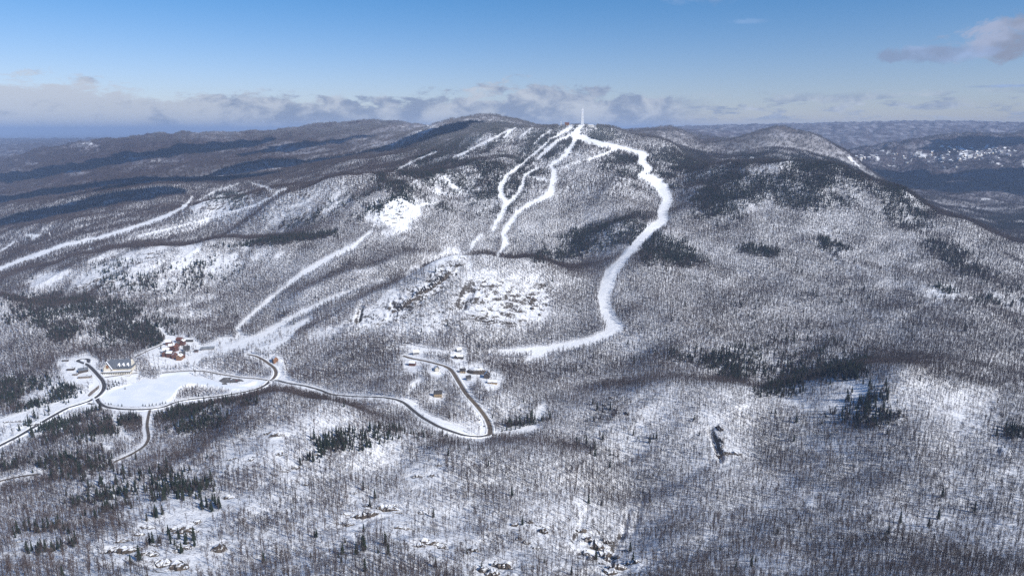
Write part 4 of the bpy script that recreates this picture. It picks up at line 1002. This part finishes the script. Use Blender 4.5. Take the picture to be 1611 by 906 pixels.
# ------------------------------------------------------------------ buildings
M_SNOWR = simple_mat('roof_snow', (.80, .82, .85), (.86, .87, .89), .3)
M_SLATE = simple_mat('slate_roof', (.095, .11, .135), (.13, .145, .17), .4, .6)
M_DARKR = simple_mat('dark_shingles', (.045, .045, .05), (.08, .075, .075), .5)
M_GREYR = simple_mat('grey_membrane', (.16, .18, .21), (.22, .24, .27), .15)
M_RED = simple_mat('red_brown_boards', (.12, .052, .040), (.16, .070, .050), .5)
M_ORANGE = simple_mat('orange_boards', (.24, .12, .065), (.30, .155, .08), .5)
M_TAN = simple_mat('tan_boards', (.36, .27, .17), (.44, .34, .22), .5)
M_CREAM = simple_mat('cream_stucco', (.62, .57, .47), (.70, .66, .57), .5)
M_GREYW = simple_mat('grey_boards', (.20, .20, .21), (.27, .27, .28), .5)
M_DARKW = simple_mat('dark_boards', (.06, .05, .045), (.09, .075, .065), .5)
M_STONE = simple_mat('stone_wall', (.17, .14, .12), (.27, .23, .20), .8)
M_WHITEP = simple_mat('white_trim', (.78, .78, .78), (.84, .84, .84), .5)
M_GLASS = simple_mat('window_glass', (.025, .03, .04), (.05, .06, .07), .5, .12, .6)
M_STEEL = simple_mat('rimed_steel', (.74, .76, .79), (.82, .84, .87), .3)

def box(V, F, x0, x1, y0, y1, z0, z1):
    k = len(V); V += [(x0, y0, z0), (x1, y0, z0), (x1, y1, z0), (x0, y1, z0), (x0, y0, z1), (x1, y0, z1), (x1, y1, z1), (x0, y1, z1)]
    F += [(k, k+3, k+2, k+1), (k+4, k+5, k+6, k+7), (k, k+1, k+5, k+4), (k+1, k+2, k+6, k+5), (k+2, k+3, k+7, k+6), (k+3, k, k+4, k+7)]
def gable_roof(V, F, w, d, z, rh, ov=.8, th=.45, x=0.0, y=0.0, along='x', hip=0.0):
    """thick pitched roof over a w x d plan centred at x, y; ridge along x or y; hip pulls the ridge ends in"""
    k = len(V); hw, hd = w / 2 + ov, d / 2 + ov
    def P(a, b, c): V.append((x + a, y + b, c) if along == 'x' else (x - b, y + a, c))
    zl = z - rh * ov / (d / 2)
    for dz in (0, th):
        P(-hw, -hd, zl + dz); P(hw, -hd, zl + dz); P(hw - hip, 0, z + rh + dz); P(-hw + hip, 0, z + rh + dz); P(-hw, hd, zl + dz); P(hw, hd, zl + dz)
    a, b = k, k + 6
    F += [(a, a+3, a+2, a+1), (a+3, a+4, a+5, a+2), (b, b+1, b+2, b+3), (b+3, b+2, b+5, b+4), (a, a+1, b+1, b), (a+5, a+4, b+4, b+5), (a+3, a, b, b+3), (a+4, a+3, b+3, b+4), (a+1, a+2, b+2, b+1), (a+2, a+5, b+5, b+2)]
    if hip: F += [(b+1, b+5, b+2), (b+4, b, b+3)]
def walls(V, F, w, d, h, rh, x=0.0, y=0.0, along='x', base=-4.0):
    """box with gable ends"""
    k = len(V)
    def P(a, b, c): V.append((x + a, y + b, c) if along == 'x' else (x - b, y + a, c))
    for z in (base, h):
        P(-w/2, -d/2, z); P(w/2, -d/2, z); P(w/2, d/2, z); P(-w/2, d/2, z)
    P(-w/2, 0, h + rh); P(w/2, 0, h + rh)
    F += [(k, k+1, k+5, k+4), (k+2, k+3, k+7, k+6), (k+1, k+2, k+6, k+9, k+5), (k+3, k, k+4, k+8, k+7), (k+4, k+5, k+9, k+8), (k+6, k+7, k+8, k+9)]

def windows(parent, w, d, h, cols, floors, both=True, x=0.0, y=0.0, sz=(1.5, 1.6), trim=None):
    for side in ((0, -1), (1, 0), (-1, 0)):
        n = cols if side[0] == 0 else max(1, int(cols * d / w)); L = w if side[0] == 0 else d
        for f in range(floors):
            for i in range(n):
                u = (i + .5) / n * L - L / 2; z = h * (f + .5) / floors; V, F = [], []
                if side[0] == 0: box(V, F, x + u - sz[0]/2, x + u + sz[0]/2, y - d/2 - .12, y - d/2 + .1, z - sz[1]/2, z + sz[1]/2)
                else:
                    s = side[0]; xx = x + s * w / 2; box(V, F, min(xx - .1 * s, xx + .12 * s), max(xx - .1 * s, xx + .12 * s), y + u - sz[0]/2, y + u + sz[0]/2, z - sz[1]/2, z + sz[1]/2)
                link('window', mesh('window', V, F, M_GLASS), parent)

def house(px, py, w, d, h, rh, mw, mr, label, rz=0.0, group=None, cat='house', along='x', snow=0.7, cols=3, floors=2, chim=True, deck=False, dorm=0, name='house', zoff=0.0, wing=None):
    p = hit(px, py, 1000) if isinstance(px, (int, float)) else px
    p = Vector((p.x, p.y, p.z + zoff)); e = empty(name, p, R(rz)); tag(e, label, cat, group)
    V, F = [], []; walls(V, F, w, d, h, rh, along=along)
    if wing: walls(V, F, wing[0], wing[1], wing[2], wing[3], wing[4], wing[5], wing[6])
    wall = link('wall', mesh('wall', V, F, mw), e)
    V, F = [], []; gable_roof(V, F, w, d, h, rh, along=along)
    if wing: gable_roof(V, F, wing[0], wing[1], wing[2], wing[3], x=wing[4], y=wing[5], along=wing[6])
    roof = link('roof', mesh('roof', V, F, mr), e)
    if snow:
        V, F = [], []; gable_roof(V, F, w * (1 if snow > .8 else .94), d * .96, h + .48, rh * .99, ov=.8 if snow > .8 else .2, th=.35, along=along)
        if wing: gable_roof(V, F, wing[0] * .96, wing[1] * .96, wing[2] + .48, wing[3], ov=.6, th=.35, x=wing[4], y=wing[5], along=wing[6])
        if snow < .9:   # part of the snow has slid off the sunny side
            F = [f for i, f in enumerate(F) if i not in (2, 4)]
        link('snow_cover', mesh('snow_cover', V, F, M_SNOWR), roof)
    ww, dd = (w, d) if along == 'x' else (d, w)
    windows(e, ww, dd, h, cols, floors)
    if chim:
        V, F = [], []; box(V, F, w*.18, w*.18 + 1.2, -.6 + d*.1, .6 + d*.1, h, h + rh + 1.6); link('chimney', mesh('chimney', V, F, M_STONE), roof)
    if deck:
        V, F = [], []; box(V, F, -ww*.5, ww*.5, -dd/2 - 3, -dd/2 - .02, h*.45, h*.45 + .25)
        for i in range(4): box(V, F, -ww*.48 + i*ww*.31, -ww*.48 + i*ww*.31 + .3, -dd/2 - 2.8, -dd/2 - 2.5, -4, h*.45)
        link('deck', mesh('deck', V, F, M_TAN), e)
    for i in range(dorm):
        x = (i + .5) / dorm * w * .8 - w * .4; V, F = [], []
        walls(V, F, d*.35, 3.0, h + rh*.45, 1.4, x=x, y=-d*.30, along='y', base=h*.9); dm = link('dormer', mesh('dormer', V, F, mw), roof)
        V, F = [], []; gable_roof(V, F, d*.35, 3.0, h + rh*.45, 1.4, ov=.5, th=.4, x=x, y=-d*.30, along='y'); link('dormer_roof', mesh('dormer_roof', V, F, M_SNOWR), roof)
    return e

# --- the hotel: long low front, tall slate roof with a big gable facing the lake
p = hit(186, 584, 1000); e = empty('hotel', p, R(8)); e.scale = (1, 1.3, 1.45); tag(e, 'large hotel with steep slate roofs and a long cream window front beside the valley road', 'hotel')
V, F = [], []; walls(V, F, 56, 22, 7, 12, x=5, y=8); walls(V, F, 20, 20, 8, 12, x=-18, y=0, along='y'); link('wall', mesh('wall', V, F, M_CREAM), e)
V, F = [], []; gable_roof(V, F, 56, 22, 7, 12, x=5, y=8, ov=1.2, hip=5); rf = link('roof', mesh('roof', V, F, M_SLATE), e)
V, F = [], []; gable_roof(V, F, 22, 20, 8, 12, x=-18, y=0, along='y', ov=1.2); rg_ = link('gable_roof', mesh('gable_roof', V, F, M_SLATE), e)
V, F = [], []
for s in (-1, 1):   # snow lying along the verges of the big gable
    k = len(V); y0 = -12.6; V += [(-18 + s*11.4, y0, 6.9), (-18 + s*11.4, y0 + 2.4, 6.9), (-18, y0, 20.9), (-18, y0 + 2.4, 20.9), (-18 + s*11.4, y0, 7.6), (-18 + s*11.4, y0 + 2.4, 7.6), (-18, y0, 21.8), (-18, y0 + 2.4, 21.8)]
    F += [(k, k+2, k+6, k+4), (k+4, k+6, k+7, k+5), (k+1, k+5, k+7, k+3), (k, k+4, k+5, k+1)]
link('verge_snow', mesh('verge_snow', V, F, M_SNOWR), rg_)
V, F = [], []; box(V, F, -20.5, -15.5, -11.3, -10.0, 9.5, 14.5); link('gable_window', mesh('gable_window', V, F, M_ORANGE), e)
for i in range(3):
    V, F = [], []; x = 4 + i * 10.5; walls(V, F, 7, 5, 10.5, 3.4, x=x, y=-.6, along='y', base=6.0); dm = link('dormer', mesh('dormer', V, F, M_SLATE), rf)
    V, F = [], []; gable_roof(V, F, 7, 5, 10.5, 3.4, ov=.7, th=.8, x=x, y=-.6, along='y'); link('dormer_roof', mesh('dormer_roof', V, F, M_SNOWR), rf)
V, F = [], []; box(V, F, -30, 38, -19, -9.9, -5, 3.4); fr = link('front_wing', mesh('front_wing', V, F, M_CREAM), e)
V, F = [], []; box(V, F, -30.6, 38.6, -19.6, -9.3, 3.42, 4.0); link('wing_roof', mesh('wing_roof', V, F, M_DARKR), e)
V, F = [], []; box(V, F, -29, 37, -16.8, -9.8, 4.02, 4.4); link('roof_snow', mesh('roof_snow', V, F, M_SNOWR), e)
for i in range(16):
    V, F = [], []; x = -27 + i * 4.1; box(V, F, x, x + 2.3, -19.14, -18.9, .6, 2.7); link('window', mesh('window', V, F, M_GLASS), fr)
V, F = [], []; box(V, F, -34, 40, -27, -19.7, -5, -.8); link('terrace', mesh('terrace', V, F, M_STONE), e)
V, F = [], []; box(V, F, -33, 39, -26, -19.8, -.78, -.45); link('terrace_snow', mesh('terrace_snow', V, F, M_SNOWR), e)

# --- flat roofed buildings across the road from the hotel
def flat_building(px, py, w, d, h, rz, mw, mr, label, group=None, snow=False):
    p = hit(px, py, 1000); e = empty('building', p, R(rz)); tag(e, label, 'building', group)
    V, F = [], []; box(V, F, -w/2, w/2, -d/2, d/2, -5, h); link('wall', mesh('wall', V, F, mw), e)
    V, F = [], []; box(V, F, -w/2 - .5, w/2 + .5, -d/2 - .5, d/2 + .5, h + .01, h + .6); r = link('roof', mesh('roof', V, F, mr), e)
    V, F = [], []; box(V, F, w*.1, w*.1 + 3, 0, 2.5, h + .61, h + 2.2); link('roof_hatch', mesh('roof_hatch', V, F, M_GREYW), r)
    if snow: V, F = [], []; box(V, F, -w/2, w/2, -d/2, d*.3, h + .62, h + 1.0); link('snow_cover', mesh('snow_cover', V, F, M_SNOWR), r)
    windows(e, w, d, h, max(3, int(w / 5)), 1); return e
flat_building(131, 584, 21, 22, 6, 35, M_DARKW, M_GREYR, 'dark building with a bare grey flat roof left of the hotel road')
flat_building(112, 582, 16, 9, 5, 12, M_DARKW, M_DARKR, 'low dark building at the left end of the clearing by the hotel', snow=True)
flat_building(119, 590, 11, 7, 4, 0, M_STONE, M_DARKR, 'small dark shed below the grey flat roof left of the hotel road', snow=True)
flat_building(134, 594, 28, 9, 5, 10, M_STONE, M_GREYR, 'long low stone building below the grey flat roof left of the hotel road', snow=True)
flat_building(103, 568, 14, 5, 4, 5, M_DARKW, M_DARKR, 'little dark hut under the trees by the turning loop at far left', snow=True)

# --- the red roofed ski village
V0 = [(266,542,12,9,'x',10),(283,538.5,13,9,'x',-10),(288,542.5,10,9,'y',0),(279,545,10,10,'y',20),(270,549,12,10,'x',30),(276,552,11,9,'y',-15),(262,555,12,10,'x',20),(260,560,13,10,'y',10),(268,561.5,12,10,'x',-5),(275,563,12,10,'y',15),(283,565.5,12,11,'y',0),(287.5,562.5,10,9,'x',25)]
VW = ['topmost left','topmost right','upper right end','upper middle','left above the little square','centre','far left middle','lower left corner','lower left middle','lower middle','lowest, with orange front','lower right end']
for i, (x, y, w, d, al, rz) in enumerate(V0):
    house(x, y, w + 3, d + 2, 9 + (i % 3) * 1.5, 4.5, M_ORANGE if i in (10,) else M_RED, M_RED if i % 4 == 1 else M_DARKR, 'red brown village house, %s of the tight cluster by the runs' % VW[i], rz, 'red brown village houses', along=al, cols=4, floors=3, chim=i % 2 == 0, snow=.6 if i % 2 else .95)
house(294, 551.5, 15, 15, 6, 8, M_GREYW, M_DARKR, 'black steep roofed lodge on the right edge of the red village', 20, cols=4, snow=.6, floors=1)
house(285, 535.5, 18, 8, 5, 3, M_DARKW, M_SLATE, 'dark roofed chalet at the very top of the red village', -15, cols=4, snow=0, floors=1)
house(298, 537.5, 20, 5, 4, 2, M_DARKW, M_DARKR, 'long narrow dark shed at the top right of the red village', 4, cols=4, snow=0, floors=1, chim=False)
house(327, 549.5, 34, 11, 5, 3.2, M_GREYW, M_GREYR, 'long grey roofed ski lodge standing in the open snow at the foot of the runs', 14, cat='lodge', cols=9, floors=1, snow=0, name='ski_lodge')
house(309, 553.5, 9, 6, 4, 2.5, M_RED, M_DARKR, 'small red hut left of the long grey ski lodge', 0, cols=2, floors=1, chim=False)
house(433, 568.5, 15, 12, 8, 6, M_ORANGE, M_RED, 'lone orange and red house inside the road bend right of the lake', 35, cols=3, snow=.7, along='y')
# --- chalets round the hairpin loop
G = 'chalets around the hairpin road'
house(689, 623, 17, 12, 8, 5, M_TAN, M_DARKR, 'tan chalet with dark roof alone in the woods inside the hairpin loop', 5, G, deck=True, cols=4, snow=.6)
house(649, 574.5, 15, 10, 7, 4, M_RED, M_DARKR, 'red brown chalet with snowy roof just below the top left of the hairpin road', -10, G, cols=3, snow=.95)
house(687, 583, 13, 10, 7, 4, M_CREAM, M_DARKR, 'pale chalet among trees right of the red brown one', 15, G, cols=3, snow=.6, along='y')
house(654, 557, 15, 10, 6, 5, M_GREYW, M_DARKR, 'snow roofed grey chalet above the start of the hairpin road', 20, G, cols=3, snow=.95)
house(722, 563.5, 22, 10, 6, 4, M_DARKW, M_DARKR, 'long dark chalet above the bend of the hairpin road', -8, G, cols=5, snow=.95, wing=(12, 9, 6, 4, -6, -3, 'y'))
house(722, 553, 12, 8, 6, 5, M_GREYW, M_DARKR, 'highest snow roofed chalet under the rocky dome', 25, G, cols=2, snow=.95)
house(728, 586, 13, 9, 6, 4, M_TAN, M_DARKR, 'small tan chalet left of the big snow mound', 0, G, cols=3, snow=.6)
house(766, 594, 15, 12, 8, 6.5, M_DARKW, M_DARKR, 'dark steep gabled chalet with clipped shrubs right of the snow mound', -5, G, along='y', cols=3, snow=.7)
house(775, 603, 20, 9, 5, 2.5, M_TAN, M_SNOWR, 'long low tan chalet in front of the dark gabled one', -6, G, cols=5, floors=1, snow=.95, chim=False)
house(737, 597, 10, 8, 6, 4, M_GREYW, M_DARKR, 'little grey cabin left of the long low tan chalet', 20, G, cols=2, snow=.7)
# snow mound with a rock face beside the chalets
p = hit(750, 586, 1000); V, F = [], []; r = random.Random(9); n = 22
for k, (ra, z) in enumerate(((1.12, -4), (1.0, 2), (.86, 7), (.6, 10.5), (.3, 12))):
    for i in range(n):
        a = i / n * 6.283; V.append((math.cos(a) * 22 * ra * r.uniform(.93, 1.07), math.sin(a) * 15 * ra * r.uniform(.93, 1.07), z + r.uniform(-.6, .6)))
V.append((0, 0, 12.6))
for k in range(4):
    for i in range(n): F.append((k*n + i, k*n + (i+1) % n, (k+1)*n + (i+1) % n, (k+1)*n + i))
for i in range(n): F.append((4*n + i, 4*n + (i+1) % n, 5*n))
o = link('rock_knoll', mesh('rock_knoll', V, F, M_ROCK, True)); o.location = p; tag(o, 'rounded snow covered knoll with a brown rock face between the chalets', 'rock')
# clipped evergreens and the retaining rocks right of the loop
hedge = [(790,678.5),(797,677.2),(804,676.5),(811,675.5),(818,673.5),(824,670.5),(829,669),(834,668.5),(839,667.5),(843,666.5),(847,665)]
gshr = [mesh('conifer', *(lambda g: (g[0], g[1]))(conifer(61 + k, 8.5, 5, 7)), M_NEEDLE) for k in range(3)]
def small_conifers(pts, label, group, sc=1.0):
    for k, (x, y) in enumerate(pts):
        p = hit(x, y, 900); o = link('conifer', gshr[k % 3]); o.location = p; s = sc * (.85 + .3 * ((k * 37) % 10) / 10); o.scale = (s * 1.3, s * 1.3, s); o.rotation_euler = (0, 0, k * 1.3)
        tag(o, label, 'conifer', group)
small_conifers(hedge, 'green conifer of the tight row beside the hairpin bend', 'row of conifers beside the hairpin bend', 1.2)
small_conifers([(166,636),(171,637),(175,636.5),(186,638.5),(192,639),(225,638.5),(229,639),(235,638.5),(240,637.5),(246,637),(252,636),(256,635),(261,634.5)], 'small dark conifer of the row along the near lake shore', 'conifers on the near lake shore', .8)
small_conifers([(773,590),(777,591),(781,591.5),(785,591)], 'small shrub sized conifer behind the dark gabled chalet', 'conifers behind the gabled chalet', .7)
small_conifers([(197,612),(169,613),(173,612),(176,610),(180,608),(184,606),(172,608),(178,605),(182,602),(187,603)], 'conifer of the little grove between the hotel road and the lake', 'grove between hotel road and lake', 1.0)
# cleared parking beside the lake, dark strips between snow piles
def patch(name, poly, mat, lift, label, kind='structure'):
    P = []
    for (xa, ya), (xb, yb) in zip(poly, poly[1:] + poly[:1]):
        for t_ in (0, .5): P.append(hit(xa + (xb - xa) * t_, ya + (yb - ya) * t_, 900))
    c = sum(P, Vector()) / len(P); V = [(q.x, q.y, q.z + lift) for q in P] + [(c.x, c.y, c.z + lift)]; n = len(P)
    tag(link(name, mesh(name, V, [(i, (i + 1) % n, n) for i in range(n)], mat)), label, None, None, kind)
patch('parking_lot', [(344,599),(352,594),(366,594),(360,598),(382,598),(372,602),(350,602)], M_ASPH, .7, 'cleared dark parking ground on the snow field right of the lake')
patch('parking_lot', [(366,595.5),(380,597),(384,600),(364,600)], M_ASPH, .9, 'second cleared strip of the parking ground right of the lake')
patch('parking_lot', [(349,603),(356,602),(358,605),(350,605)], M_ASPH, .7, 'small dark cleared square below the parking ground')
patch('embankment', [(138,622),(142,617),(150,611),(156,606),(156,611),(148,618),(141,624)], M_STONE, 1.2, 'brown bare embankment in the bend of the valley road')
# parked cars by the parking ground and the road bends
M_CARS = [simple_mat('car_paint_%s' % n, c, c, 1, .35, .5) for n, c in (('dark', (.03, .03, .035)), ('red', (.25, .03, .03)), ('blue', (.04, .07, .16)), ('silver', (.35, .36, .38)))]
def car(px, py, rz, mi, label):
    p = hit(px, py, 900); e = empty('parked_car', Vector((p.x, p.y, p.z + .9)), R(rz)); tag(e, label, 'car', 'parked cars')
    V, F = [], []; prof = [(-2.2,.35),(-2.25,.9),(-1.3,1.0),(-.8,1.5),(.9,1.5),(1.6,1.0),(2.2,.9),(2.25,.35)]; n = len(prof)
    for s in (-.88, .88):
        for x, z in prof: V.append((x, s * (.86 if z > 1.2 else 1), z))
    F += [tuple(range(n)), tuple(reversed(range(n, 2 * n)))] + [(i, i + n, (i + 1) % n + n, (i + 1) % n) for i in range(n)]
    link('body', mesh('body', V, F, M_CARS[mi]), e)
    for x in (-1.4, 1.4):
        for y in (-.86, .86):
            V, F = [], []; 
            for s in (-.12, .12):
                for i in range(10): V.append((x + math.cos(i*.628)*.34, y + s, .34 + math.sin(i*.628)*.34))
            F += [tuple(range(10)), tuple(reversed(range(10, 20)))] + [(i, (i+1) % 10, (i+1) % 10 + 10, i + 10) for i in range(10)]
            link('wheel', mesh('wheel', V, F, M_DARKR), e)
    V, F = [], []; box(V, F, -1.0, 1.2, -.84, .84, 1.05, 1.38); link('window', mesh('window', V, F, M_GLASS), e)
car(352, 596.5, 20, 0, 'black car at the left end of the cleared parking ground')
car(358, 596.8, 20, 3, 'silver car second from the left on the cleared parking ground')
car(364, 598.4, 20, 2, 'blue car in the middle of the cleared parking ground')
car(372, 599.2, 20, 1, 'red car at the right end of the cleared parking ground')
car(755, 661, 100, 2, 'blue car parked left of the right arm of the hairpin')
car(762, 671, 100, 0, 'dark car parked near the bottom of the hairpin bend')

# ------------------------------------------------------------------ summit: lattice mast, sheds, lodge
def lattice(px, py, h, wb, wt, label, name='radio_mast', bays=12, ymin=3000, th=.45):
    p = hit(px, py, ymin); e = empty(name, p); tag(e, label, 'tower', None)
    V, F = [], []
    def bar(a, b, w):
        a, b = Vector(a), Vector(b); d = (b - a).normalized(); s = d.cross(Vector((.1, .3, 1))).normalized() * w; u = d.cross(s.normalized()) * w; k = len(V)
        for q in (a, b):
            for m in (s + u, s - u, -s - u, -s + u): V.append(q + m)
        for i in range(4): F.append((k + i, k + (i + 1) % 4, k + 4 + (i + 1) % 4, k + 4 + i))
    C4 = [(-1,-1),(1,-1),(1,1),(-1,1)]
    def w(z): return wb + (wt - wb) * (z / h)
    for c in C4: bar((c[0]*wb/2, c[1]*wb/2, -3), (c[0]*wt/2, c[1]*wt/2, h), th)
    link('leg_frame', mesh('leg_frame', V, F, M_STEEL), e); V, F = [], []
    def bar2(a, b): bar(a, b, th * .55)
    V2, F2 = V, F
    for i in range(bays):
        z0, z1 = h * i / bays, h * (i + 1) / bays; a, b = w(z0) / 2, w(z1) / 2
        for k in range(4):
            c, d = C4[k], C4[(k + 1) % 4]; bar2((c[0]*a, c[1]*a, z0), (d[0]*b, d[1]*b, z1)); bar2((d[0]*a, d[1]*a, z0), (c[0]*b, c[1]*b, z1)); bar2((c[0]*b, c[1]*b, z1), (d[0]*b, d[1]*b, z1))
    link('bracing', mesh('bracing', V, F, M_STEEL), e)
    V, F = [], []; bar((0, 0, h), (0, 0, h * 1.14), th * .9); link('antenna', mesh('antenna', V, F, M_STEEL), e)
    V, F = [], []
    for z, a in ((h * .62, .8), (h * .8, 2.2), (h * .9, 3.6)):
        k = len(V); x, y = math.cos(a) * w(z) * .6, math.sin(a) * w(z) * .6
        for i in range(10): V.append((x + math.cos(i * .628) * 1.6, y - .8, z + math.sin(i * .628) * 1.6))
        V.append((x, y + .4, z)); F += [(k + i, k + (i + 1) % 10, k + 10) for i in range(10)] + [tuple(reversed(range(k, k + 10)))]
    link('dish', mesh('dish', V, F, M_WHITEP), e)
lattice(916, 196.5, 84, 13, 7.5, 'tall white rimed lattice radio mast on the highest point of the ski mountain', th=1.15)
lattice(953.5, 196, 21, 2.6, 2.0, 'shorter white mast on the ridge right of the tall one', bays=6, th=.55)
lattice(882.5, 199, 24, 2.8, 2.0, 'short white mast among the summit lodge buildings', bays=5, th=.6)
lattice(79, 374, 26, 2.6, 1.6, 'lone white mast on the wooded hill at far left', bays=6, ymin=2500, th=.5)
SG = 'summit lodge buildings'
def sh(px, py, *a, **k): return house(hit(px, py, 3400), 0, *a, **k)
sh(878, 197.5, 18, 12, 10, 5, M_DARKW, M_DARKR, 'dark lodge at the left end of the summit buildings', 0, SG, snow=.95, cols=3, chim=False)
sh(885, 197.5, 18, 12, 13, 5, M_RED, M_RED, 'red lodge in the middle of the summit buildings', 8, SG, snow=.6, cols=3, chim=False)
sh(892, 197.5, 24, 12, 10, 5, M_ORANGE, M_RED, 'long orange red lodge nearest the tall mast', -4, SG, snow=.6, cols=5, chim=False)
sh(907.5, 197, 24, 10, 4, 2.5, M_GREYW, M_DARKR, 'low grey shed just left of the foot of the tall mast', 0, SG, snow=0, cols=4, floors=1, chim=False)
sh(926, 196.5, 26, 10, 5, 2.5, M_GREYW, M_DARKR, 'low dark roofed shed just right of the foot of the tall mast', 0, SG, snow=0, cols=4, floors=1, chim=False)
sh(929, 198.5, 30, 9, 3.5, 2, M_CREAM, M_SNOWR, 'long white walled shed below the dark roofed one at the summit', -3, SG, snow=.95, cols=5, floors=1, chim=False)

# --- town far away on the right hillside
rr2 = random.Random(12); hp = []
townm = [mesh('house', *(lambda: (lambda V, F: (walls(V, F, 15, 11, 6, 4, base=-6), (V, F))[1])([], []))(), M_CREAM)]
def town(n, cx, cy, rx, ry, lab, grp):
    for i in range(n):
        x, y = rr2.gauss(cx, rx), rr2.gauss(cy, ry); q = hit(x, y, 5000)
        e = empty('house', q, rr2.uniform(0, 3)); s = rr2.uniform(.9, 1.9); e.scale = (s, s, s); tag(e, lab, 'house', grp)
        link('wall', TW[i % 3], e); link('roof', TR[0], e)
TW = []
for mw_ in (M_CREAM, M_TAN, M_GREYW):
    V, F = [], []; walls(V, F, 15, 11, 6, 4, base=-6); TW.append(mesh('wall', V, F, mw_))
V, F = [], []; gable_roof(V, F, 15, 11, 6, 4, th=.8); TR = [mesh('roof', V, F, M_SNOWR)]
town(60, 1495, 244, 22, 9, 'tiny snow roofed house in the main hillside town far at the right', 'far town houses')
town(34, 1560, 240, 22, 5, 'tiny snow roofed house in the strip right of the far hillside town', 'far strip houses')
town(14, 1425, 250, 20, 6, 'tiny snow roofed house left of the far hillside town', 'far houses left of the town')
town(12, 1362, 248, 12, 2.5, 'tiny snow roofed house in the valley mouth behind the right mountain', 'valley mouth houses')

# ------------------------------------------------------------------ fair weather clouds, high out of frame, whose shadows lie on the far hills
def cloud(px, py, L, Wd, tilt, label, ymin=4300, alt=1500):
    g = hit(px, py, ymin); k = alt / SUN_DIR.z; c = g + SUN_DIR * k; r = random.Random(int(px * 7 + py)); V, F = [], []; nu, nv = 40, 20
    for j in range(nv + 1):
        ph = math.pi * j / nv
        for i in range(nu):
            th_ = 2 * math.pi * i / nu; n_ = 1 + .30 * math.sin(3 * th_ + px) + .16 * math.sin(7 * th_ + 5 * ph + py) + .10 * math.sin(11 * th_ + 9 * ph) + .05 * math.sin(19 * th_ - 13 * ph)
            z = math.cos(ph); s = math.sin(ph) ** .8
            V.append((math.cos(th_) * s * L * n_, math.sin(th_) * s * Wd * n_, z * 130 * (1.6 if z > 0 else .35) * (1 + .25 * math.sin(5 * th_))))
    for j in range(nv):
        for i in range(nu): F.append((j*nu + i, j*nu + (i+1) % nu, (j+1)*nu + (i+1) % nu, (j+1)*nu + i))
    o = link('cloud', mesh('cloud', V, F, M_CLOUD, True)); o.location = c; o.rotation_euler = (0, 0, R(tilt)); tag(o, label, None, None, 'stuff')
M_CLOUD = simple_mat('cloud_vapour', (.85, .85, .87), (.9, .9, .92), .01, 1.0, 0)
for k, (px, py, L, Wd, tl) in enumerate([(665,217,260,170,0),(120,268,900,250,5),(60,308,1000,200,0),(260,288,500,150,10),(150,345,420,120,12),(300,236,700,300,0),(480,232,420,200,0),(1500,292,1100,300,0),(1400,276,500,300,0),(1570,276,600,300,0),(1560,226,700,180,0),(430,262,380,130,8)]):
    cloud(px, py, L, Wd, tl, None, 4000 if py > 250 else 4600)
# ------------------------------------------------------------------ the air
def haze():
    zb = float(ZG.min()) - 3.0; zt = max(float(ZG.max()) + 25.0, 745.0)
    x, y0, y1 = 82500.0, -2500.0, 91500.0
    V = [(-x, y0, zb), (x, y0, zb), (x, y1, zb), (-x, y1, zb), (-x, y0, zt), (x, y0, zt), (x, y1, zt), (-x, y1, zt)]
    F = [(0, 3, 2, 1), (4, 5, 6, 7), (0, 1, 5, 4), (1, 2, 6, 5), (2, 3, 7, 6), (3, 0, 4, 7)]
    m = bpy.data.materials.new('pale_air'); m.use_nodes = True; t = NT(m.node_tree); t.n.clear()
    out = t.new('ShaderNodeOutputMaterial'); v = t.new('ShaderNodeVolumePrincipled')
    v.inputs['Density'].default_value = HAZE_D; v.inputs['Color'].default_value = HAZE_C; v.inputs['Anisotropy'].default_value = 0.0
    t.l.new(v.outputs[0], out.inputs['Volume'])
    tag(link('haze', mesh('haze', V, F, m)), 'thin blue air over the far valleys', None, None, 'stuff')
HAZE_D = 4.3e-5; HAZE_C = (0.48, 0.65, 0.98, 1)
haze()
